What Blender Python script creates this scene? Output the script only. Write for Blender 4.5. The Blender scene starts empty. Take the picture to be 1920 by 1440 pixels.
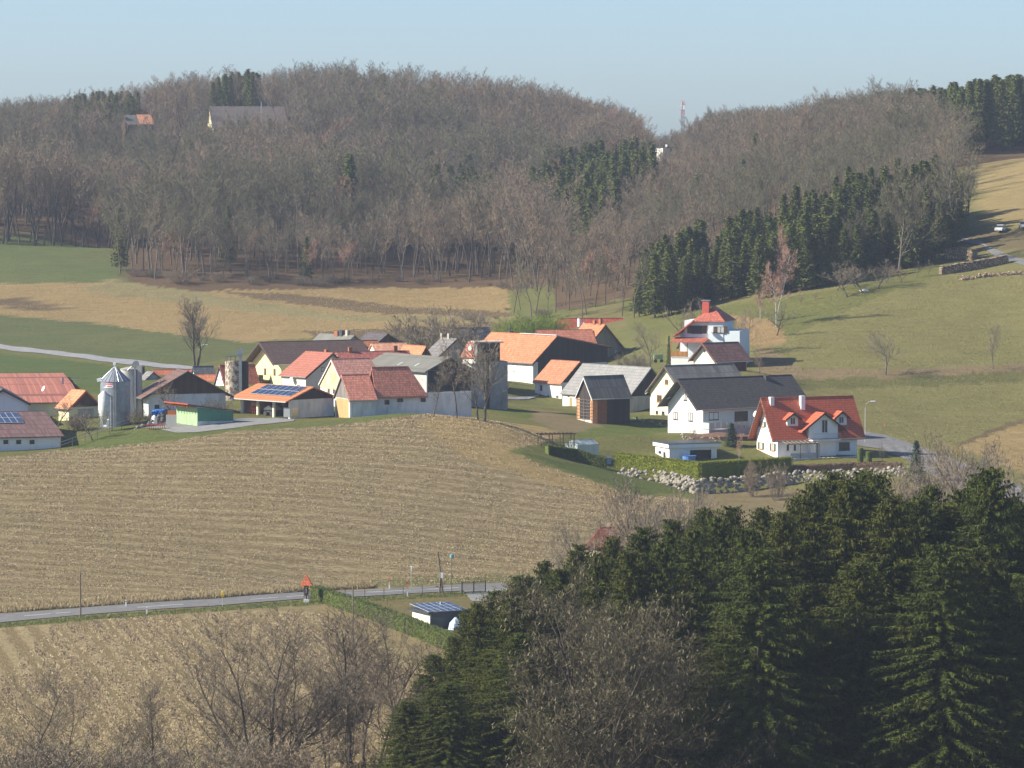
import bpy, math, random
import numpy as np
from mathutils import Vector
R = math.radians
random.seed(7)
SC = bpy.context.scene
COL = SC.collection

# ---------------------------------------------------------------- camera, sky, sun, exposure
FPX, HOR = 8000.0, 260.0
PH = math.atan((720 - HOR) / FPX)
cph, sph = math.cos(PH), math.sin(PH)
cam_d = bpy.data.cameras.new('camera')
cam_d.sensor_width = 36.0
cam_d.lens = 36.0 * FPX / 1920.0
cam_d.clip_start = 1.0
cam_d.clip_end = 9000.0
cam = bpy.data.objects.new('camera', cam_d)
COL.objects.link(cam)
cam.location = (0, 0, 0)
cam.rotation_euler = (math.pi / 2 - PH, 0, 0)
SC.camera = cam

SUN_EL, SUN_AZ = R(33), R(9)          # azimuth measured from -X towards the camera
sun_vec = Vector((-math.cos(SUN_AZ) * math.cos(SUN_EL), -math.sin(SUN_AZ) * math.cos(SUN_EL), math.sin(SUN_EL)))
world = bpy.data.worlds.new('World')
SC.world = world
world.use_nodes = True
wn = world.node_tree
bg = wn.nodes['Background']
sky = wn.nodes.new('ShaderNodeTexSky')
sky.sky_type = 'NISHITA'
sky.sun_disc = False
sky.sun_elevation = SUN_EL
sky.sun_rotation = math.atan2(sun_vec.x, sun_vec.y)
sky.altitude = 400
sky.air_density = 0.8
sky.dust_density = 0.8
sky.ozone_density = 6.2
wn.links.new(sky.outputs[0], bg.inputs[0])
bg.inputs[1].default_value = 0.086
sl = bpy.data.lights.new('sun', 'SUN')
sl.energy = 5.0
sl.angle = R(0.55)
sl.color = (1.0, 0.93, 0.82)
so = bpy.data.objects.new('sun', sl)
COL.objects.link(so)
so.rotation_euler = sun_vec.to_track_quat('Z', 'Y').to_euler()
vs = SC.view_settings
vs.view_transform = 'Standard'
vs.look = 'None'
vs.gamma = 1
vs.exposure = 0.95
cy = SC.cycles
cy.max_bounces = 4
cy.diffuse_bounces = 2
cy.glossy_bounces = 2
cy.transmission_bounces = 2
cy.transparent_max_bounces = 4
cy.volume_bounces = 0
cy.use_denoising = True

# ---------------------------------------------------------------- helpers: projection
def P(px, py, D):
    cx = (px - 960) / FPX
    c = -(py - 720) / FPX
    dx, dy, dz = cx, cph + c * sph, -sph + c * cph
    k = D / dy
    return Vector((dx * k, D, dz * k))

def proj(x, y, z):
    dep = y * cph - z * sph
    return 960 + FPX * x / dep, 720 - FPX * (y * sph + z * cph) / dep

def solve(N, d, X):                       # distance along horizontal direction d to bearing X
    c = (X - 960) / FPX
    return (c * (N.y * cph - N.z * sph) - N.x) / (d[0] - c * d[1] * cph)

def zat(x, y, Y):                         # height at (x, y) that shows at row Y
    c = -(Y - 720) / FPX
    # (y*sph + z*cph) = c*(y*cph - z*sph)
    return (c * y * cph - y * sph) / (cph + c * sph)

# ---------------------------------------------------------------- terrain
CTRL = []
def cp(px, py, D): 
    p = P(px, py, D); CTRL.append((p.x, p.y, p.z))
for px in (-500, 100, 700, 1300, 1800, 2400):
    for D in (420, 480, 535):
        CTRL.append(((px - 960) / FPX * D, D, -63.6))
for D, z in ((0, -3), (60, -14), (150, -36), (250, -54), (330, -61)):
    for x in (-150, 0, 150):
        CTRL.append((x, D, z))
for a in ((0,1160,564),(300,1140,574),(600,1116,591),(940,1101,604),(1250,1092,612),(-300,1180,556),(1700,1086,612),(2200,1080,612),
          (0,1128,578),(600,1096,602),(-300,1000,605),(0,1000,612),(0,850,660),(-300,870,655),(300,820,672),(450,800,678),(750,775,690),(600,1000,620),(950,792,690),(1000,1000,632),
          (1160,882,689),(1480,888,688),(1303,929,663),(1000,850,672),(1400,960,650),(1600,1000,640),(1500,915,672),(1700,905,668),(1850,930,660),
          (2100,960,650),(1750,870,690),(1650,818,740),(1900,800,760),(1920,870,705),(2200,840,720),
          (1500,720,790),(1900,710,800),(2200,700,800),(1660,703,800),(1450,640,840),(1900,620,850),(1900,530,890),(1760,515,905),
          (1600,545,890),(1400,592,880),(1850,430,960),(1900,300,1100),(1900,400,980),(2200,300,1050),(2200,500,880),
          (1459,858,700),(1600,856,704),(1318,812,716),(1250,781,740),(1181,780,760),(1114,794,730),(1003,757,788),(998,724,815),(1140,712,822),
          (882,764,738),(656,786,700),(544,787,700),(450,780,706),(216,800,690),(277,783,700),(60,850,668),(500,728,755),(60,800,715),
          (700,690,800),(850,690,800),(1100,690,870),(1330,684,800),(1399,690,790),(1420,705,800),(1230,700,800),(1060,832,700),(1255,872,692),(1350,870,694),
          (0,650,950),(300,688,880),(200,600,1010),(0,535,1060),(450,600,1000),(0,460,1150),(-300,460,1150),(-300,600,1000),(-300,700,850),(-300,800,720),
          (215,465,1150),(240,525,1065),(600,535,1070),(900,548,1060),(700,620,960),(950,600,960),(1050,590,950),(1180,612,900),
          (0,400,1230),(0,300,1480),(-300,300,1500),(0,420,1750),(250,258,1480),(180,248,1550),(450,238,1470),(450,222,1560),(600,232,1600),(850,240,1580),
          (1050,268,1550),(1180,300,1490),(500,430,1200),(500,330,1350),(800,450,1180),(800,350,1330),(960,468,1250),(960,505,1150),(800,425,1215),(270,492,1200),(290,432,1300),(430,462,1160),(150,420,1215),(1050,400,1350),
          (1100,345,1450),(1230,300,1700),(1280,272,1900),(1450,262,1850),(1200,590,930),(1300,572,920),(1300,500,1000),(1500,535,920),
          (1500,440,1020),(1400,400,1120),(1600,350,1130),(1750,480,940),(1750,350,1080),(1750,275,1200),(1600,285,1230),(1400,320,1290),
          (1250,400,1200),(1920,290,1180),(1920,262,1320),(2300,240,1300),(1100,530,1030),(450,505,1100),(450,528,1066),(1252,813,730),(1200,815,712),(1250,836,712),(1150,815,712)):
    cp(*a)
for px in (-600, 200, 960, 1700, 2500):
    CTRL.append(((px - 960) / FPX * 2300, 2300, -45)); CTRL.append(((px - 960) / FPX * 3200, 3200, -60))
for x in (-700, 700):
    for y, z in ((200, -55), (600, -60), (1000, -35), (1500, -10), (2400, -45)):
        CTRL.append((x, y, z))
CT = np.array(CTRL)
_d = np.sqrt(((CT[:, None, :2] - CT[None, :, :2]) ** 2).sum(-1) + 36.0)
_A = np.zeros((len(CT) + 3, len(CT) + 3))
_n = len(CT)
_A[:_n, :_n] = -_d + np.eye(_n) * 1.5
_A[:_n, _n] = 1; _A[_n, :_n] = 1
_A[:_n, _n+1:_n+3] = CT[:, :2] / 1000; _A[_n+1:_n+3, :_n] = CT[:, :2].T / 1000
_w = np.linalg.solve(_A, np.concatenate([CT[:, 2], [0, 0, 0]]))
def terrain(x, y):
    x = np.atleast_1d(np.asarray(x, float)).ravel(); y = np.atleast_1d(np.asarray(y, float)).ravel()
    out = np.empty(len(x))
    for i in range(0, len(x), 20000):
        xs, ys = x[i:i+20000], y[i:i+20000]
        d = np.sqrt((xs[:, None] - CT[None, :, 0]) ** 2 + (ys[:, None] - CT[None, :, 1]) ** 2 + 36.0)
        out[i:i+20000] = -d @ _w[:_n] + _w[_n] + xs / 1000 * _w[_n+1] + ys / 1000 * _w[_n+2]
    out += 0.12 * np.sin(x * .31 + 1.3 * np.sin(y * .11)) * np.sin(y * .23 + np.sin(x * .17)) * np.clip((y - 640) / 60, 0, 1)
    return out
def tz(x, y): return float(terrain(x, y)[0])
def Gd(px, D):                            # ground point at bearing px, distance D
    x = (px - 960) / FPX * D * (cph + .06 * sph)
    z = tz(x, D)
    return Vector((x, D, z))
def G(px, py, lo=400, hi=1700):           # first ground point on the ray
    ds = np.arange(lo, hi, 1.0)
    q = P(px, py, 1.0)
    g = terrain(q.x * ds, ds) - q.z * ds
    k = np.argmax(g > 0)
    if g[k] <= 0: k = len(ds) - 1
    D = ds[k]
    if k > 0:
        D = ds[k-1] + g[k-1] / (g[k-1] - g[k] + 1e-9)
    p = q * float(D)
    p.z = tz(p.x, p.y)
    return p

# ---------------------------------------------------------------- materials
MATS = {}
def nodes_of(name):
    m = bpy.data.materials.new(name); m.use_nodes = True
    nt = m.node_tree; b = nt.nodes['Principled BSDF']
    b.inputs['Specular IOR Level'].default_value = 0.25
    return m, nt, b
def N(nt, t, **kw):
    n = nt.nodes.new(t)
    for k, v in kw.items():
        setattr(n, k, v)
    return n
def mixc(nt, f, a, b, blend='MIX'):
    m = nt.nodes.new('ShaderNodeMix'); m.data_type = 'RGBA'; m.blend_type = blend
    for s, v in ((m.inputs[0], f), (m.inputs[6], a), (m.inputs[7], b)):
        if isinstance(v, bpy.types.NodeSocket): nt.links.new(v, s)
        elif isinstance(v, (int, float)): s.default_value = v
        else: s.default_value = (v[0], v[1], v[2], 1)
    return m.outputs[2]
def maprange(nt, v, a, b, c=0.0, d=1.0):
    m = nt.nodes.new('ShaderNodeMapRange')
    nt.links.new(v, m.inputs[0])
    m.inputs[1].default_value = a; m.inputs[2].default_value = b; m.inputs[3].default_value = c; m.inputs[4].default_value = d
    return m.outputs[0]
def noise(nt, vec, scale, detail=3, rough=.6, dist=0):
    n = nt.nodes.new('ShaderNodeTexNoise'); n.inputs['Scale'].default_value = scale
    n.inputs['Detail'].default_value = detail; n.inputs['Roughness'].default_value = rough; n.inputs['Distortion'].default_value = dist
    if vec is not None: nt.links.new(vec, n.inputs['Vector'])
    return n.outputs['Fac']
def mapping(nt, vec, sc=(1, 1, 1), rot=(0, 0, 0)):
    n = nt.nodes.new('ShaderNodeMapping'); nt.links.new(vec, n.inputs[0])
    n.inputs['Scale'].default_value = sc; n.inputs['Rotation'].default_value = rot
    return n.outputs[0]
def bump(nt, b, h, strength, dist):
    n = nt.nodes.new('ShaderNodeBump'); nt.links.new(h, n.inputs['Height'])
    n.inputs['Strength'].default_value = strength; n.inputs['Distance'].default_value = dist
    nt.links.new(n.outputs[0], b.inputs['Normal'])
def objco(nt): return nt.nodes.new('ShaderNodeTexCoord').outputs['Object']

def plain(name, c, rough=.75, var=.12, scale=1.2, metal=0, bmp=0.0):
    if name in MATS: return MATS[name]
    m, nt, b = nodes_of(name)
    co = objco(nt)
    f = noise(nt, co, scale, 5, .65)
    k = maprange(nt, f, .3, .7)
    lo = [x * (1 - var) for x in c]; hi = [min(1, x * (1 + var)) for x in c]
    nt.links.new(mixc(nt, k, lo, hi), b.inputs['Base Color'])
    b.inputs['Roughness'].default_value = rough; b.inputs['Metallic'].default_value = metal
    if bmp: bump(nt, b, noise(nt, co, scale * 5, 4), 1.0, bmp)
    MATS[name] = m; return m
def stucco(name, c, stain=.25):
    if name in MATS: return MATS[name]
    m, nt, b = nodes_of(name)
    co = objco(nt)
    s = maprange(nt, noise(nt, mapping(nt, co, (1, 1, .35)), .8, 6, .7), .42, .72)
    dk = [x * (1 - stain) for x in c]; dk[2] *= .93
    c1 = mixc(nt, s, c, dk)
    f = maprange(nt, noise(nt, co, 9, 3), .3, .7)
    nt.links.new(mixc(nt, .08, c1, mixc(nt, f, (0, 0, 0), (1, 1, 1)), 'OVERLAY'), b.inputs['Base Color'])
    b.inputs['Roughness'].default_value = .9
    bump(nt, b, f, .3, .02)
    MATS[name] = m; return m
def planks(name, c, w=.22, hor=False, var=.45):
    if name in MATS: return MATS[name]
    m, nt, b = nodes_of(name)
    co = objco(nt)
    sx = nt.nodes.new('ShaderNodeSeparateXYZ'); nt.links.new(co, sx.inputs[0])
    if hor: t = sx.outputs[2]
    else:
        a = nt.nodes.new('ShaderNodeMath'); a.operation = 'ADD'
        nt.links.new(sx.outputs[0], a.inputs[0]); nt.links.new(sx.outputs[1], a.inputs[1]); t = a.outputs[0]
    d = nt.nodes.new('ShaderNodeMath'); d.operation = 'DIVIDE'; nt.links.new(t, d.inputs[0]); d.inputs[1].default_value = w
    fl = nt.nodes.new('ShaderNodeMath'); fl.operation = 'FLOOR'; nt.links.new(d.outputs[0], fl.inputs[0])
    wn_ = nt.nodes.new('ShaderNodeTexWhiteNoise'); wn_.noise_dimensions = '1D'; nt.links.new(fl.outputs[0], wn_.inputs['W'])
    fr = nt.nodes.new('ShaderNodeMath'); fr.operation = 'FRACT'; nt.links.new(d.outputs[0], fr.inputs[0])
    gap = maprange(nt, fr.outputs[0], .0, .12, 0, 1)
    lo = [x * (1 - var) for x in c]; hi = [x * (1 + var) for x in c]
    c1 = mixc(nt, wn_.outputs[0], lo, hi)
    c2 = mixc(nt, maprange(nt, noise(nt, mapping(nt, co, (3, 3, .4)), 1.5, 5), .3, .7), c1, [x * .7 for x in c])
    nt.links.new(mixc(nt, gap, [x * .35 for x in c], c2), b.inputs['Base Color'])
    b.inputs['Roughness'].default_value = .85
    bump(nt, b, gap, .5, .02)
    MATS[name] = m; return m
def tiles(name, c, axis='x', row=.36, colw=.28, var=.28, patch=.35, rough=.7, dark=None):
    key = name + axis
    if key in MATS: return MATS[key]
    m, nt, b = nodes_of(key)
    co = objco(nt)
    sx = nt.nodes.new('ShaderNodeSeparateXYZ'); nt.links.new(co, sx.inputs[0])
    cb = nt.nodes.new('ShaderNodeCombineXYZ')
    nt.links.new(sx.outputs[0 if axis == 'x' else 1], cb.inputs[0]); nt.links.new(sx.outputs[2], cb.inputs[1])
    br = nt.nodes.new('ShaderNodeTexBrick'); nt.links.new(cb.outputs[0], br.inputs['Vector'])
    br.inputs['Scale'].default_value = 1; br.inputs['Brick Width'].default_value = colw; br.inputs['Row Height'].default_value = row
    br.inputs['Mortar Size'].default_value = .035; br.inputs['Mortar Smooth'].default_value = .4
    br.inputs['Color1'].default_value = (*[x * (1 - var) for x in c], 1); br.inputs['Color2'].default_value = (*[min(1, x * (1 + var)) for x in c], 1)
    dk = dark or [c[0] * .45, c[1] * .5, c[2] * .55]
    br.inputs['Mortar'].default_value = (*[x * .5 for x in c], 1)
    w = maprange(nt, noise(nt, mapping(nt, co, (1, 1, .5)), .55, 7, .7), .45, .75, 0, patch)
    c1 = mixc(nt, w, br.outputs['Color'], dk)
    w2 = maprange(nt, noise(nt, co, 3.0, 4, .7), .5, .8, 0, patch * .8)
    nt.links.new(mixc(nt, w2, c1, [min(1, x * 1.5 + .03) for x in c]), b.inputs['Base Color'])
    b.inputs['Roughness'].default_value = rough
    bump(nt, b, br.outputs['Fac'], -.6, .03)
    MATS[key] = m; return m
def foliage(name, c, c2, rv=.35):
    m, nt, b = nodes_of(name)
    oi = nt.nodes.new('ShaderNodeObjectInfo')
    co = objco(nt)
    f = maprange(nt, noise(nt, co, .9, 4, .7), .35, .65)
    k = mixc(nt, f, c, c2)
    k2 = mixc(nt, maprange(nt, oi.outputs['Random'], 0, 1, 0, rv), k, (c2[0] * 1.2, c2[1] * .95, c2[2] * .8))
    nt.links.new(k2, b.inputs['Base Color'])
    b.inputs['Roughness'].default_value = .8
    b.inputs['Specular IOR Level'].default_value = .12
    MATS[name] = m; return m
def twigs(name, ca, cb_, cc):
    m, nt, b = nodes_of(name)
    oi = nt.nodes.new('ShaderNodeObjectInfo')
    cr = nt.nodes.new('ShaderNodeValToRGB'); nt.links.new(oi.outputs['Random'], cr.inputs[0])
    e = cr.color_ramp.elements
    e[0].color = (*ca, 1); e[1].color = (*cc, 1); e[1].position = 1
    x = e.new(.45); x.color = (*cb_, 1)
    f = maprange(nt, noise(nt, objco(nt), .35, 3), .3, .7)
    nt.links.new(mixc(nt, maprange(nt, f, 0, 1, 0, .4), cr.outputs[0], [v * 1.7 for v in cb_]), b.inputs['Base Color'])
    b.inputs['Roughness'].default_value = .95
    b.inputs['Specular IOR Level'].default_value = .05
    MATS[name] = m; return m

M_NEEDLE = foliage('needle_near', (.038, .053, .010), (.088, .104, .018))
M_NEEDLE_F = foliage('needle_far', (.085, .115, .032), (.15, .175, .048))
M_FIR = foliage('needle_blue', (.045, .08, .05), (.07, .11, .07))
M_BUSH = foliage('willow_green', (.14, .22, .03), (.22, .29, .05))
M_HEDGE = foliage('hedge_lit', (.16, .19, .02), (.23, .24, .03), 0)
M_HEDGE2 = foliage('hedge_olive', (.08, .11, .025), (.12, .14, .04), 0)
M_BARK = plain('bark', (.125, .105, .082), .95, .35, 2)
M_BARKD = plain('bark_dark', (.085, .07, .055), .95, .35, 2)
M_BIRCH = plain('birch_bark', (.55, .52, .48), .8, .3, 3)
M_TWIG = twigs('twig_wood', (.11, .10, .08), (.19, .16, .115), (.27, .195, .125))
M_TWIGN = twigs('twig_near', (.14, .118, .085), (.17, .14, .10), (.20, .15, .105))
M_WILLOW = twigs('twig_willow', (.085, .075, .045), (.092, .08, .048), (.10, .085, .05))
M_TWIGB = twigs('twig_brown', (.18, .145, .10), (.215, .168, .115), (.25, .185, .12))
M_TWIGO = twigs('twig_olive', (.125, .115, .075), (.15, .14, .085), (.17, .145, .09))
M_TWIGR = twigs('twig_red', (.34, .20, .14), (.36, .22, .15), (.38, .22, .16))
M_CATKIN = plain('catkin', (.19, .165, .10), .9, .3, 4)

M_WHITE = stucco('white_stucco', (.80, .79, .75), .08)
M_WHITE2 = stucco('white_stucco_worn', (.74, .73, .69), .35)
M_BLUEW = stucco('pale_blue_stucco', (.66, .72, .74), .08)
M_YELLOW = stucco('pale_yellow_stucco', (.82, .76, .48), .08)
M_CREAM = stucco('cream_stucco', (.78, .74, .60), .2)
M_PATCHY = stucco('flaking_ochre_stucco', (.74, .60, .34), .55)
M_GREYST = stucco('grey_render', (.48, .47, .44), .3)
M_TAN = stucco('tan_render', (.42, .36, .27), .35)
M_CONC = stucco('raw_concrete', (.36, .35, .31), .4)
M_BRICK = tiles('red_brick', (.42, .16, .08), 'x', .12, .3, .2, .3)
M_BRICKO = plain('orange_block', (.62, .30, .13), .85, .15, 3)
M_DWOOD = planks('dark_wood', (.055, .045, .04))
M_BWOOD = planks('brown_wood', (.12, .075, .05))
M_GWOOD = planks('weathered_wood', (.24, .21, .18))
M_TANW = planks('tan_door_wood', (.50, .36, .16), .16, False, .2)
M_OWOOD = planks('orange_wood', (.50, .24, .07), .14)
M_TRIM = plain('dark_trim', (.05, .045, .04), .7)
M_GTRIM = plain('green_trim', (.06, .10, .075), .6)
M_WTRIM = plain('white_trim', (.75, .74, .70), .6)
M_METAL = plain('zinc', (.42, .44, .46), .35, .12, 1.5, .8)
M_DMETAL = plain('dark_metal', (.07, .075, .08), .5, .2, 2, .3)
M_REDM = plain('red_paint', (.50, .08, .04), .5, .25, 3)
M_BLUE = plain('blue_tarp', (.04, .22, .70), .45, .3, 2, 0, .15)
M_GREENP = planks('green_board_lit', (.38, .54, .29), .18, False, .06)  # lit face of the green shed, sunlight put into the board colour
M_GREEND = planks('green_board_shade', (.10, .30, .18), .18, False, .06)  # same shed's shaded side, shade put into the board colour
M_ORANGE = plain('orange_paint', (.75, .22, .04), .5)
M_YEL = plain('yellow_paint', (.85, .55, .02), .5)
M_CURT = plain('curtain', (.45, .44, .42), .8, .2, 4)
M_MAROON = plain('maroon_awning', (.16, .02, .03), .8)
M_SNOWW = plain('bright_white', (.85, .85, .83), .5, .05)
M_WCLAD = plain('weathered_log', (.24, .18, .125), .9, .45, 3)
M_LOGEND = plain('cut_log_end', (.62, .45, .24), .9, .3, 5)
M_STONE = plain('limestone', (.55, .50, .42), .9, .35, 2.2, 0, .05)
M_LAMP = plain('lamp_grey', (.50, .50, .48), .5)
M_POLE = plain('timber_pole', (.16, .125, .09), .9, .3, 3)
M_SOIL = plain('bed_mulch', (.16, .09, .06), .95, .4, 3, 0, .05)
M_SAND = plain('sand_path', (.56, .48, .36), .95, .2, 2)
M_ASPH = plain('asphalt', (.165, .16, .15), .9, .18, .6)
M_ASPH2 = plain('pale_asphalt', (.25, .245, .24), .9, .18, .5)
M_GRAVEL = plain('gravel', (.22, .215, .20), .95, .2, .8)
def glassmat():
    m, nt, b = nodes_of('window_glass')
    b.inputs['Base Color'].default_value = (.035, .04, .045, 1); b.inputs['Roughness'].default_value = .12
    b.inputs['Specular IOR Level'].default_value = .6
    return m
M_GLASS = glassmat()
def solarmat():
    m, nt, b = nodes_of('solar_cells')
    b.inputs['Base Color'].default_value = (.03, .045, .09, 1); b.inputs['Roughness'].default_value = .22
    b.inputs['Specular IOR Level'].default_value = .6
    return m
M_SOLAR = solarmat()
def ghmat():
    m, nt, b = nodes_of('greenhouse_glass')
    b.inputs['Base Color'].default_value = (.55, .62, .55, 1); b.inputs['Roughness'].default_value = .25
    b.inputs['Alpha'].default_value = .72
    return m
M_GHG = ghmat()

T_RED = (.53, .125, .06); T_ORG = (.62, .24, .11); T_OLD = (.40, .15, .09); T_BRN = (.20, .10, .07); T_DGR = (.088, .080, .072)
T_GRY = (.17, .16, .14); T_LGR = (.27, .26, .24); T_DBR = (.13, .085, .07)

# ---------------------------------------------------------------- mesh building
class MB:
    def __init__(s): s.v = []; s.f = []
    def poly(s, pts):
        k = len(s.v); s.v += [tuple(p) for p in pts]; s.f.append(tuple(range(k, k + len(pts)))); return s
    def box(s, x0, x1, y0, y1, z0, z1):
        k = len(s.v)
        s.v += [(x0,y0,z0),(x1,y0,z0),(x1,y1,z0),(x0,y1,z0),(x0,y0,z1),(x1,y0,z1),(x1,y1,z1),(x0,y1,z1)]
        s.f += [(k,k+3,k+2,k+1),(k+4,k+5,k+6,k+7),(k,k+1,k+5,k+4),(k+1,k+2,k+6,k+5),(k+2,k+3,k+7,k+6),(k+3,k,k+4,k+7)]
        return s
    def obox(s, c, ax, ay, az):          # centre and three half axes
        c, ax, ay, az = map(Vector, (c, ax, ay, az)); k = len(s.v)
        for sz in (-1, 1):
            for sx, sy in ((-1,-1),(1,-1),(1,1),(-1,1)):
                s.v.append(tuple(c + ax*sx + ay*sy + az*sz))
        s.f += [(k,k+3,k+2,k+1),(k+4,k+5,k+6,k+7),(k,k+1,k+5,k+4),(k+1,k+2,k+6,k+5),(k+2,k+3,k+7,k+6),(k+3,k,k+4,k+7)]
        return s
    def tube(s, pts, rad, n=6, cap=True):
        pts = [Vector(p) for p in pts]; k0 = len(s.v)
        if isinstance(rad, (int, float)): rad = [rad] * len(pts)
        for i, p in enumerate(pts):
            d = (pts[min(i+1, len(pts)-1)] - pts[max(i-1, 0)])
            d = d.normalized() if d.length > 1e-9 else Vector((0, 0, 1))
            a = d.cross(Vector((0, 0, 1)) if abs(d.z) < .9 else Vector((1, 0, 0))).normalized(); b = d.cross(a)
            for j in range(n):
                t = 2 * math.pi * j / n
                s.v.append(tuple(p + (a * math.cos(t) + b * math.sin(t)) * rad[i]))
        for i in range(len(pts) - 1):
            for j in range(n):
                a0 = k0 + i * n + j; a1 = k0 + i * n + (j + 1) % n
                s.f.append((a0, a1, a1 + n, a0 + n))
        if cap:
            s.f.append(tuple(k0 + j for j in range(n))[::-1]); s.f.append(tuple(k0 + (len(pts)-1)*n + j for j in range(n)))
        return s
    def lathe(s, cx, cy, prof, n=20):    # profile of (r, z)
        k0 = len(s.v)
        for r, z in prof:
            for j in range(n):
                t = 2 * math.pi * j / n
                s.v.append((cx + r * math.cos(t), cy + r * math.sin(t), z))
        for i in range(len(prof) - 1):
            for j in range(n):
                a0 = k0 + i*n + j; a1 = k0 + i*n + (j+1) % n
                s.f.append((a0, a1, a1+n, a0+n))
        s.f.append(tuple(k0 + j for j in range(n))[::-1]); s.f.append(tuple(k0 + (len(prof)-1)*n + j for j in range(n)))
        return s
    def extr(s, prof, axis, a, b, prof2=None):   # closed profile extruded; axis 'u': (v,z) pts; 'v': (u,z) pts
        n = len(prof); k = len(s.v); q = prof2 or prof
        if isinstance(a, (int, float)): a = [a] * n
        if isinstance(b, (int, float)): b = [b] * n
        for i, (h, z) in enumerate(prof): s.v.append((a[i], h, z) if axis == 'u' else (h, a[i], z))
        for i, (h, z) in enumerate(q): s.v.append((b[i], h, z) if axis == 'u' else (h, b[i], z))
        s.f.append(tuple(k + i for i in range(n))); s.f.append(tuple(k + n + i for i in range(n))[::-1])
        for i in range(n):
            j = (i + 1) % n
            s.f.append((k+i, k+j, k+n+j, k+n+i))
        return s
    def tri(s, p, d, side, w, l):
        k = len(s.v)
        s.v += [tuple(p - side * w), tuple(p + side * w), tuple(p + d * l)]
        s.f.append((k, k+1, k+2))
    def mesh(s, name, mat=None, smooth=False):
        me = bpy.data.meshes.new(name)
        me.from_pydata(s.v, [], s.f)
        if mat: me.materials.append(mat)
        if smooth: me.shade_smooth()
        me.update()
        return me
    def build(s, name, mat, parent=None, smooth=False):
        me = s.mesh(name, mat, smooth)
        return link(name, me, parent)
def fixn(o):
    import bmesh
    bm = bmesh.new(); bm.from_mesh(o.data); bmesh.ops.recalc_face_normals(bm, faces=bm.faces); bm.to_mesh(o.data); bm.free()
    return o
def link(name, me, parent=None):
    o = bpy.data.objects.new(name, me); COL.objects.link(o)
    if parent is not None: o.parent = parent
    return o
def empty(name, loc, rz=0.0):
    o = bpy.data.objects.new(name, None); COL.objects.link(o)
    o.location = loc; o.rotation_euler = (0, 0, rz); o.empty_display_size = .5
    return o
def tag(o, label=None, cat=None, group=None, kind=None):
    if label: o['label'] = label
    if cat: o['category'] = cat
    if group: o['group'] = group
    if kind: o['kind'] = kind
    return o

# ---------------------------------------------------------------- the ground, one sheet
def pip(X, Y, poly):
    c = np.zeros(X.shape, bool); n = len(poly)
    for i in range(n):
        x0, y0 = poly[i]; x1, y1 = poly[(i+1) % n]
        if y0 == y1: continue
        m = ((y0 > Y) != (y1 > Y)) & (X < (x1 - x0) * (Y - y0) / (y1 - y0) + x0)
        c ^= m
    return c
gx = np.unique(np.concatenate([np.arange(-96, 96.1, .8), np.arange(96, 240, 4.), np.arange(-240, -96, 4.), np.arange(240, 1001, 40), np.arange(-1000, -240, 40)]))
gy = np.unique(np.concatenate([np.arange(-60, 400, 12.), np.arange(400, 760, 1.25), np.arange(760, 1160, 2.5), np.arange(1160, 2000, 8.), np.arange(2000, 2701, 50)]))
GX, GY = np.meshgrid(gx, gy)
GZ = terrain(GX, GY).reshape(GX.shape)
nx, ny = len(gx), len(gy)
dep = np.maximum(GY * cph - GZ * sph, 1)
PX = 960 + FPX * GX / dep; PY = 720 - FPX * (GY * sph + GZ * cph) / dep
rng = np.random.default_rng(3)
# wavering field edges
PXw = PX + 2.5 * np.sin(GX * .9 + GY * .31) + rng.normal(0, 1.2, PX.shape)
PYw = PY + 1.0 * np.sin(GX * .53 + 1.7 * np.sin(GY * .21)) + rng.normal(0, .7, PX.shape)
cover = np.zeros(GX.shape + (3,)); cover[:] = (.235, .22, .088)
fur = np.zeros(GX.shape + (2,))
GREEN = (.14, .175, .055); LAWN = (.18, .185, .065); MEAD = (.235, .22, .09); DRY = (.33, .265, .14); STUB = (.43, .345, .20); GOLD = (.47, .35, .17)
LITTER = (.15, .10, .065); PALE = (.30, .26, .13); BROWNB = (.17, .125, .075)
def paint(poly, d0, d1, c, f=(0, 0)):
    m = pip(PXw, PYw, poly) & (GY > d0) & (GY < d1)
    cover[m] = c; fur[m] = f
cover[GY < 640] = DRY
m = (GY > 640) & (GY < 770) & (PX < 1440); cover[m] = LAWN
m = (GY > 770) & (GY < 1150) & (PX < 1250); cover[m] = (.18, .19, .07)
m = (GY > 1045) & (PX < 1060); cover[m] = LITTER
m = (GY > 960) & (PX >= 1040) & (PX < 1500); cover[m] = LITTER
m = (GY > 1120) & (PX >= 1400); cover[m] = LITTER
m = (GY > 1150); cover[m] = LITTER
paint([(-900,1160),(-900,800),(-300,880),(0,858),(150,841),(300,829),(450,808),(600,801),(760,781),(850,768),(930,775),(1060,814),(1015,832),(945,845),(1165,923),(1330,940),(1900,940),(1900,1085),(1250,1088),(940,1092),(600,1103),(0,1140)], 560, 712, STUB, (1, 0))
paint([(780,790),(850,772),(930,777),(1055,814),(1015,832),(945,845),(1165,923),(1150,940),(1000,900),(860,850)], 560, 712, GOLD, (.55, 0))
paint([(-900,1210),(0,1179),(300,1152),(590,1134),(640,1180),(760,1240),(900,1330),(900,1390),(-900,1390)], 440, 575, STUB, (0, 1))
paint([(-900,1166),(0,1168),(300,1145),(600,1123),(600,1133),(300,1151),(0,1177),(-900,1190)], 500, 620, (.16, .17, .06))
paint([(600,1122),(960,1104),(1300,1095),(1300,1230),(900,1230),(840,1200)], 500, 620, (.22, .19, .085))
paint([(690,1085),(960,1078),(1200,1080),(1200,1093),(960,1094),(700,1101)], 560, 640, (.20, .19, .085))
paint([(120,840),(220,800),(300,806),(330,812),(450,803),(600,790),(700,780),(860,762),(850,768),(600,800),(450,807),(200,840)], 640, 720, GREEN)
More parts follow.
